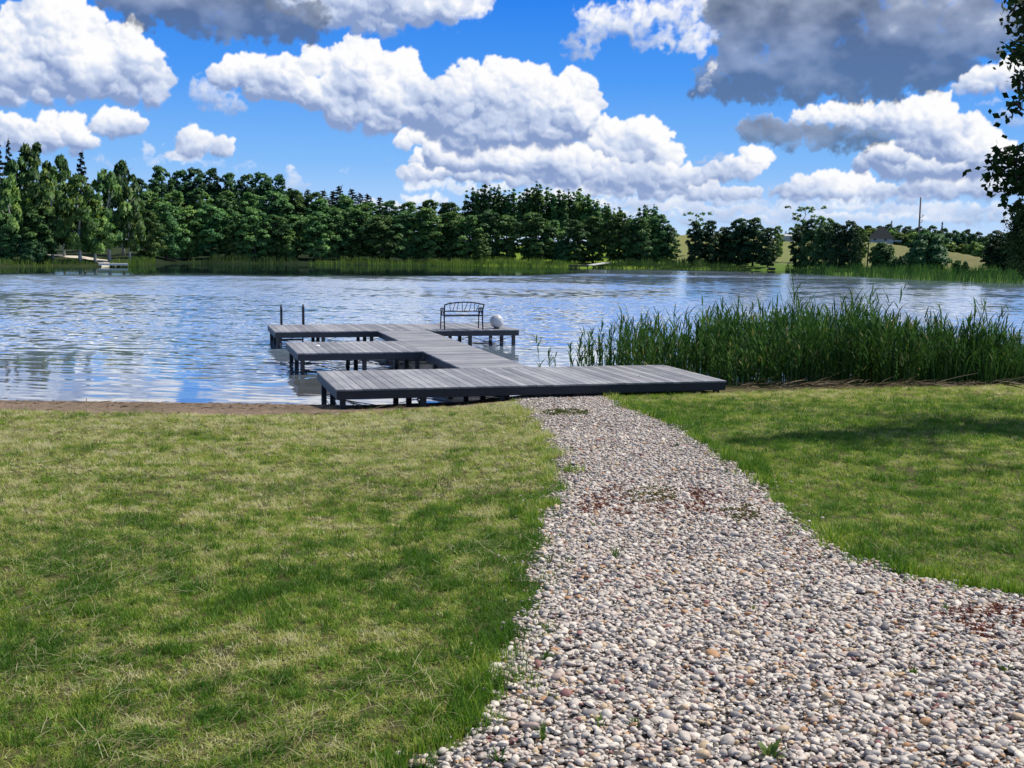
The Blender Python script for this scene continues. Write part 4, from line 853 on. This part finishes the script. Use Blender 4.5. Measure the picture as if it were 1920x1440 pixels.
m_near = leaf_material('near_leaves', [(0, (.010, .022, .008)), (.5, (.022, .048, .014)), (1, (.045, .085, .022))], .10, .7, spec=.08)
near_tree('leafy_tree', 'close dark leafy tree whose branches hang in from the right edge', gbase, 9.2, .17, list(edge_t)+body, 78, .105, 13, m_near, .30)
wx = at_dist(1953, 480, 46); wb = (wx[0], wx[1], float(max(ground_z(wx[0], wx[1]), -.1)))
wt_ = [at_dist(x, y, 46+o) for x, y, o in ((1922,398,0),(1930,382,1),(1918,432,.5),(1922,452,-1),(1940,372,0),(1945,402,1),(1955,362,0),(1965,392,-1),(1975,372,1),(1985,420,0),(1916,466,0),(1926,475,1),(1950,460,-1),(1970,460,1),(1940,430,-1.4),(1960,430,1.5))]
near_tree('birch_tree', 'dark drooping tree behind the reeds at the right edge', wb, 3.4, .12, wt_, 79, .11, 110, m_near, .40, .6)

# ---------------------------------------------------------------- small things on the far bank
def far_box(r, x0, y0, x1, y1): a = at_dist(x0, y0, r); b = at_dist(x1, y1, r); return a, b
m_white = plain('white_painted_wall', (.42, .42, .42), .7, .06); m_pale = plain('pale_boards', (.62, .60, .56), .7, .15); m_dkwood = plain('dark_wet_wood', (.035, .030, .026), .7, .3); m_roofg = plain('grey_roof', (.035, .042, .042), .9, .2, 3, spec=.1); m_win = plain('dark_window', (.02, .022, .028), .15, .2); m_wood = plain('grey_pole_wood', (.17, .14, .12), .85, .3, 12)
def jetty(px0, px1, py, r, depth, label, m, posts=True):
    a = at_dist(px0, py, r); b = at_dist(px1, py, r); w = float(np.linalg.norm(b[:2]-a[:2])); yaw = math.atan2(b[1]-a[1], b[0]-a[0])
    root = empty('jetty', (a[0], a[1], 0), label, 'jetty', rz=yaw); mb = MB(); n = max(6, int(w/.3))
    for i in range(n): mb.box((w*i/n+.01, 0, .30), (w*(i+1)/n-.01, depth, .36))
    mb.build('deck', m, root); mb = MB(); mb.box((0, -.03, .16), (w, .0-.002, .345)); mb.build('fascia', m, root)
    for q in (.06, .5, .94):
        mb = MB(); mb.box((w*q-.06, .15, -1.2), (w*q+.06, .27, .30)); mb.build('post', m_dkwood, root)
    return a, b
def rD(px): return float(tab(SH_PX, SH_D, azel(px, 465)[0]))
jetty(185, 240, 492, rD(212)-2.6, 2.2, 'small white wooden jetty below the sloping track on the far bank', m_white)
jetty(1068, 1104, 494.5, rD(1086)-3, 1.6, 'small dark wooden jetty in front of bright reeds on the far bank', m_dkwood)
jetty(1440, 1454, 500, rD(1447)-1.0, 1.2, 'tiny dark jetty at the water below the dark round trees', m_dkwood)
# gangway running up the bank from the dark jetty
a = at_dist(1106, 494, rD(1106)-1.5); b = at_dist(1142, 487, rD(1142)+3.0); b[2] = float(ground_z(b[0], b[1]))+.45; a[2] = .4; mb = MB(); d = b-a; s = np.cross(d, (0, 0, 1.)); s = s/np.linalg.norm(s)*.45
mb.add([a-s, a+s, b+s, b-s, a-s-(0, 0, .1), a+s-(0, 0, .1), b+s-(0, 0, .1), b-s-(0, 0, .1)], [(0, 1, 2, 3), (7, 6, 5, 4), (0, 4, 5, 1), (1, 5, 6, 2), (2, 6, 7, 3), (3, 7, 4, 0)])
tag(mb.build('gangway', m_pale), 'narrow pale gangway sloping up the bank from the dark jetty', 'gangway')
# the sandy track on the left bank, with a lower branch
def track(pts, w, name, m):
    P = []
    for (x, y, r) in pts:
        q = at_dist(x, y, r); t_ = np.array([q[0], q[1]]); P.append(t_)
    P = np.array(P); L = []; Rr = []
    for i in range(len(P)-1):
        for f in np.linspace(0, 1, 6, endpoint=(i == len(P)-2)):
            c = P[i]*(1-f)+P[i+1]*f; d = P[i+1]-P[i]; nrm = np.array([-d[1], d[0]])/np.linalg.norm(d)*w/2
            L.append((*(c-nrm), float(ground_z(*(c-nrm)))+.05)); Rr.append((*(c+nrm), float(ground_z(*(c+nrm)))+.05))
    me = grid_mesh(name, np.stack([np.array(L), np.array(Rr)], 1), m); tag(link_mesh(name, me), kind='structure')
m_track = plain('pale_sandy_track', (.62, .55, .44), .95, .12, 1.5)
track([(-60, 440, 150), (0, 452, 150), (60, 462, 149), (120, 471, 145), (180, 478, 139), (200, 483, 134), (214, 488, 128)], 2.2, 'path', m_track)
# long white building and grey-roofed house
def wall_box(name, root, w, d, h, m):
    mb = MB(); mb.box((0, 0, -.6), (w, d, h)); return mb.build(name, m, root)
a = at_dist(1457, 450, 255); b = at_dist(1500, 450, 255); w = float(np.linalg.norm(b-a)); z = float(ground_z(a[0], a[1])); hh = at_dist(1470, 440.5, 255)[2]
root = empty('farm_building', (a[0], a[1], hh-1.15), 'long low white building on the field between two dark clumps of trees', 'building', rz=math.atan2(b[1]-a[1], b[0]-a[0])-.05)
wall_box('wall', root, w, 4.0, .95, m_white); mb = MB(); mb.add([(-.2, -.25, .953), (w+.2, -.25, .953), (w+.2, 4.25, .953), (-.2, 4.25, .953), (-.2, 2, 1.35), (w+.2, 2, 1.35)], [(0, 1, 5, 4), (2, 3, 4, 5), (1, 2, 5), (3, 0, 4), (3, 2, 1, 0)]); mb.build('roof', plain('pale_sheet_roof', (.5, .5, .5), .5, .1), root)
mb = MB(); mb.box((.35, -.03, -.1), (.75, -.003, .8)); mb.build('door', m_win, root)
for q in (.55, .75): mb = MB(); mb.box((w*q, -.03, .35), (w*q+.35, -.003, .7)); mb.build('window', m_win, root)
r = 235; a = at_dist(1630, 452, r); b = at_dist(1686, 452, r); w = float(np.linalg.norm(b-a)); zt = at_dist(1655, 424, r)[2]; ze = at_dist(1650, 447, r)[2]; zb = at_dist(1650, 453, r)[2]
root = empty('house', (a[0], a[1], zb), 'white house under a steep grey roof among pale bushes on the far slope', 'house', rz=math.atan2(b[1]-a[1], b[0]-a[0])); H1 = ze-zb; H2 = zt-zb
wall_box('wall', root, w*.8, 4.5, H1, m_white); mb = MB(); W8 = w*.8
mb.add([(-.35, -.35, H1), (W8+.35, -.35, H1), (W8+.35, 4.85, H1), (-.35, 4.85, H1), (W8*.42, 2.25, H2), (W8*.58, 2.25, H2)], [(0, 1, 5, 4), (1, 2, 5), (2, 3, 4, 5), (3, 0, 4), (3, 2, 1, 0)]); rf = mb.build('roof', m_roofg, root)
mb = MB(); mb.box((W8+.0, .5, 0), (W8+1.6, 3.6, H1*.55)); mb.build('wall', m_white, root); mb = MB(); mb.add([(W8-.02, .3, H1*.95), (W8+1.9, .3, H1*.56), (W8+1.9, 3.8, H1*.56), (W8-.02, 3.8, H1*.95)], [(0, 1, 2, 3)]); mb.build('roof', m_roofg, root)
for q in (.18, .62): mb = MB(); mb.box((W8*q, -.03, H1*.3), (W8*q+.5, -.003, H1*.8)); mb.build('window', m_win, root)
# poles
r = 150; tp = at_dist(1726.5, 370, r); bp_ = at_dist(1720.5, 480, r); bp_[2] = float(ground_z(bp_[0], bp_[1]))-.3
root = empty('utility_pole', tuple(bp_), 'tall weathered leaning utility pole rising from a bush', 'utility pole'); mb = MB(); mb.tube([(0, 0, 0), tuple(tp-bp_)], [.13, .085], 10); mb.build('pole', m_wood, root, True)
d = tp-bp_
for f, L in ((.70, .35), (.62, .28)):
    mb = MB(); c = d*f; mb.tube([c, c+np.array([L, -.1, .05]), c+np.array([L, -.1, .22])], .035, 6); mb.build('bracket', m_dkwood, root)
    mb = MB(); mb.tube([c+np.array([L, -.1, .2]), c+np.array([L, -.1, .28]), c+np.array([L, -.1, .36])], [.05, .09, .05], 8); mb.build('insulator', m_white, root, True)
r = 140; tp = at_dist(1629, 453, r); bp_ = at_dist(1626, 495, r); bp_[2] = float(ground_z(bp_[0], bp_[1]))-.2
mb = MB(); mb.tube([bp_, tp], [.09, .06], 8); mb.tube([tp-(0, 0, .25), tp-(.0, 0, .25)+np.array([.25, 0, .1])], .04, 6); tag(mb.build('post', m_dkwood), 'thin dark post on the field left of the grey-roofed house', 'post')

# ---------------------------------------------------------------- weeds growing on the gravel, moss, plants under the pier
m_weed = leaf_material('weed_leaf', [(0, (.03, .075, .015)), (.5, (.07, .14, .025)), (1, (.17, .22, .05))], .3, .55)
def weed(px, py, hpx, label, spread=.5, n=11, tint=.5, wide=.02, group='weeds on the gravel path'):
    g = on_ground(px, py); dist = math.hypot(g[0], g[1]); h = hpx*dist/F_PX; a = np.random.rand(n)*6.283; ln = np.random.uniform(.1, 1, n)*spread; L = h*np.random.uniform(.6, 1.1, n); d = np.stack([np.cos(a), np.sin(a), np.zeros(n)], -1); up = np.array([0, 0, 1.]); b = d*.01
    p1 = b+(d*np.sin(ln)[:, None]+up*np.cos(ln)[:, None])*(L*.55)[:, None]; e = ln+.5; p2 = p1+(d*np.sin(e)[:, None]+up*np.cos(e)[:, None])*(L*.45)[:, None]
    side = np.stack([-np.sin(a), np.cos(a), np.zeros(n)], -1); Q = ribbons(np.stack([b, p1, p2], 1), np.tile([.4, 1, .1], (n, 1))*wide*np.random.uniform(.6, 1.2, n)[:, None], side)
    o = link_mesh('weed', quads_mesh('weed', Q, m_weed, attrs={'tint': np.clip(np.repeat(np.random.normal(tint, .15, n), 2), 0, 1)})); z = float(ground_z(g[0], g[1])); o.location = (g[0], g[1], z+.008); tag(o, label, 'weed', group)
weed(1018, 1392, 38, 'upright grassy weed near the bottom left of the gravel', .45, 14, .55, .008)
weed(936, 1432, 36, 'dark leafy weed at the bottom where gravel meets lawn', .9, 12, .25, .016)
weed(1192, 1368, 22, 'small bright grass tuft low on the gravel', .9, 14, .6, .007)
weed(1126, 1366, 26, 'small yellowish weed left of the bright tuft', .7, 9, .75, .012)
weed(1443, 1428, 42, 'broad-leaved green weed at the bottom middle of the gravel', .9, 14, .65, .020)
weed(1154, 1050, 34, 'wispy olive weed halfway up the gravel path', .5, 16, .35, .007)
weed(1033, 1058, 26, 'dark grass tuft at the path edge beside the left lawn', .9, 18, .15, .008)
weed(1022, 1240, 26, 'ragged weed lying over the left edge of the gravel', 1.2, 14, .4, .012)
weed(1401, 897, 20, 'single yellow-green weed at the right edge of the path', .35, 7, .9, .018)
weed(1115, 990, 16, 'small dark weed just below the red moss', .9, 10, .2, .012)
weed(1412, 1152, 18, 'pale green sprout in the right part of the gravel', .6, 9, .8, .009)
weed(1712, 1268, 20, 'little green sprout by a large pale pebble', .7, 9, .6, .010)
weed(1773, 1150, 18, 'thin upright sprout near the right lawn corner', .4, 7, .8, .008)
weed(1885, 1262, 18, 'grassy sprout at the right end of the gravel', .8, 10, .7, .008)
weed(1270, 840, 12, 'tiny dark weed in the middle of the path', .6, 8, .1, .014)
weed(1340, 853, 14, 'dark weed beside the right lawn edge', .6, 9, .15, .016)
m_moss = leaf_material('red_moss_leaf', [(0, (.11, .030, .022)), (.6, (.24, .075, .045)), (.8, (.13, .10, .03)), (1, (.10, .15, .035))], .15, .8)
def moss(cx, cy, rx, ry, n, label, lo=0., hi=.7, h=.02):
    n = int(n*2.2)
    g0 = on_ground(cx, cy); gx_ = on_ground(cx+rx, cy)-g0; gy_ = (on_ground(cx, cy-ry)-on_ground(cx, cy+ry))/2
    a = np.random.rand(n)*6.283; q = np.sqrt(np.random.rand(n)); Pn = g0+gx_*(q*np.cos(a))[:, None]+gy_*(q*np.sin(a))[:, None]; Pn[:, 2] = ground_z(Pn[:, 0], Pn[:, 1])+.010; keep = fbm2(Pn[:, 0]*7, Pn[:, 1]*7, 171, 3) > .43+.35*q**2*np.random.rand(n); Pn = Pn[keep]; n = len(Pn); a = np.random.rand(n)*6.283; d = np.stack([np.cos(a), np.sin(a), np.zeros(n)], -1)
    b = Pn; p1 = b+d*.008+np.array([0, 0, 1.])*np.random.uniform(.4, 1.1, n)[:, None]*h*.8; p2 = p1+d*.010+np.array([0, 0, .002])
    tag(link_mesh('moss', quads_mesh('moss', ribbons(np.stack([b, p1, p2], 1), np.tile([.007, .009, .004], (n, 1))), m_moss, attrs={'tint': np.repeat(np.random.uniform(lo, hi, n), 2)})), label, 'moss', kind='stuff')
moss(1138, 945, 56, 34, 1300, 'rusty red moss patch on the left half of the path'); moss(1290, 948, 95, 30, 1900, 'rusty red moss streak across the middle of the path'); moss(1850, 1170, 100, 34, 700, 'red moss spots at the right end of the gravel')
moss(1232, 934, 60, 18, 450, 'olive green moss between the red patches', .8, 1, .03); moss(1062, 776, 46, 7, 700, 'thin green grass patch growing on the gravel near the pier', .85, 1, .05); moss(1390, 965, 40, 18, 400, 'sparse olive moss by the right edge of the path', .7, 1, .03)
def shore_plant(px, py, hpx, label, n=9, r=None, dark=.1):
    g = on_ground(px, py) if r is None else at_dist(px, py, r); dist = math.hypot(g[0], g[1]); h = hpx*dist/F_PX; z = float(ground_z(g[0], g[1])); mb = MB(); Q = []; T_ = []
    root = empty('shore_plant', (g[0], g[1], z), label, 'plant', 'small plants along the near shore'); 
    for k in range(n):
        a = random.random()*6.283; L = h*random.uniform(.6, 1.05); tip = np.array([math.cos(a)*L*.25*random.random(), math.sin(a)*L*.25*random.random(), L]); mb.tube([(random.gauss(0, .06), random.gauss(0, .04), 0), tip*.6, tip], .005, 4)
        m_ = 6; f = np.random.uniform(.3, 1, m_); b = tip*f[:, None]; aa = np.random.rand(m_)*6.283; d = np.stack([np.cos(aa), np.sin(aa), np.random.uniform(.0, .6, m_)], -1)*np.random.uniform(.03, .06, m_)[:, None]*min(1, h/.2); Q.append(ribbons(np.stack([b, b+d*.5, b+d], 1), np.tile([.006, .018, .003], (m_, 1)))); T_.append(np.clip(np.random.normal(dark, .1, m_*2), 0, 1))
    mb.build('stems', m_weed_stem, root); link_mesh('leaves', quads_mesh('leaves', np.concatenate(Q), m_reed, attrs={'tint': np.concatenate(T_)}), root)
m_weed_stem = plain('plant_stem', (.03, .045, .015), .7)
for (px, py, h, lb) in ((300, 748, 20, 'sparse dark waterside plant on the beach left of the pier'), (368, 748, 10, 'tiny dark plant at the water edge nearest the pier')):
    shore_plant(px, py, h*.8, lb, 4)
for (px, r, h, lb) in ((788, 20.3, 26, 'dark leafy plant under the near platform between posts'), (1098, 20.4, 30, 'dark weed clump under the pier left of the path end'), (1150, 20.5, 30, 'dark weed clump under the pier above the path end'), (1205, 20.5, 30, 'dark weed clump under the pier right of the path end')):
    shore_plant(px, 740, h, lb, 14, r, .05)
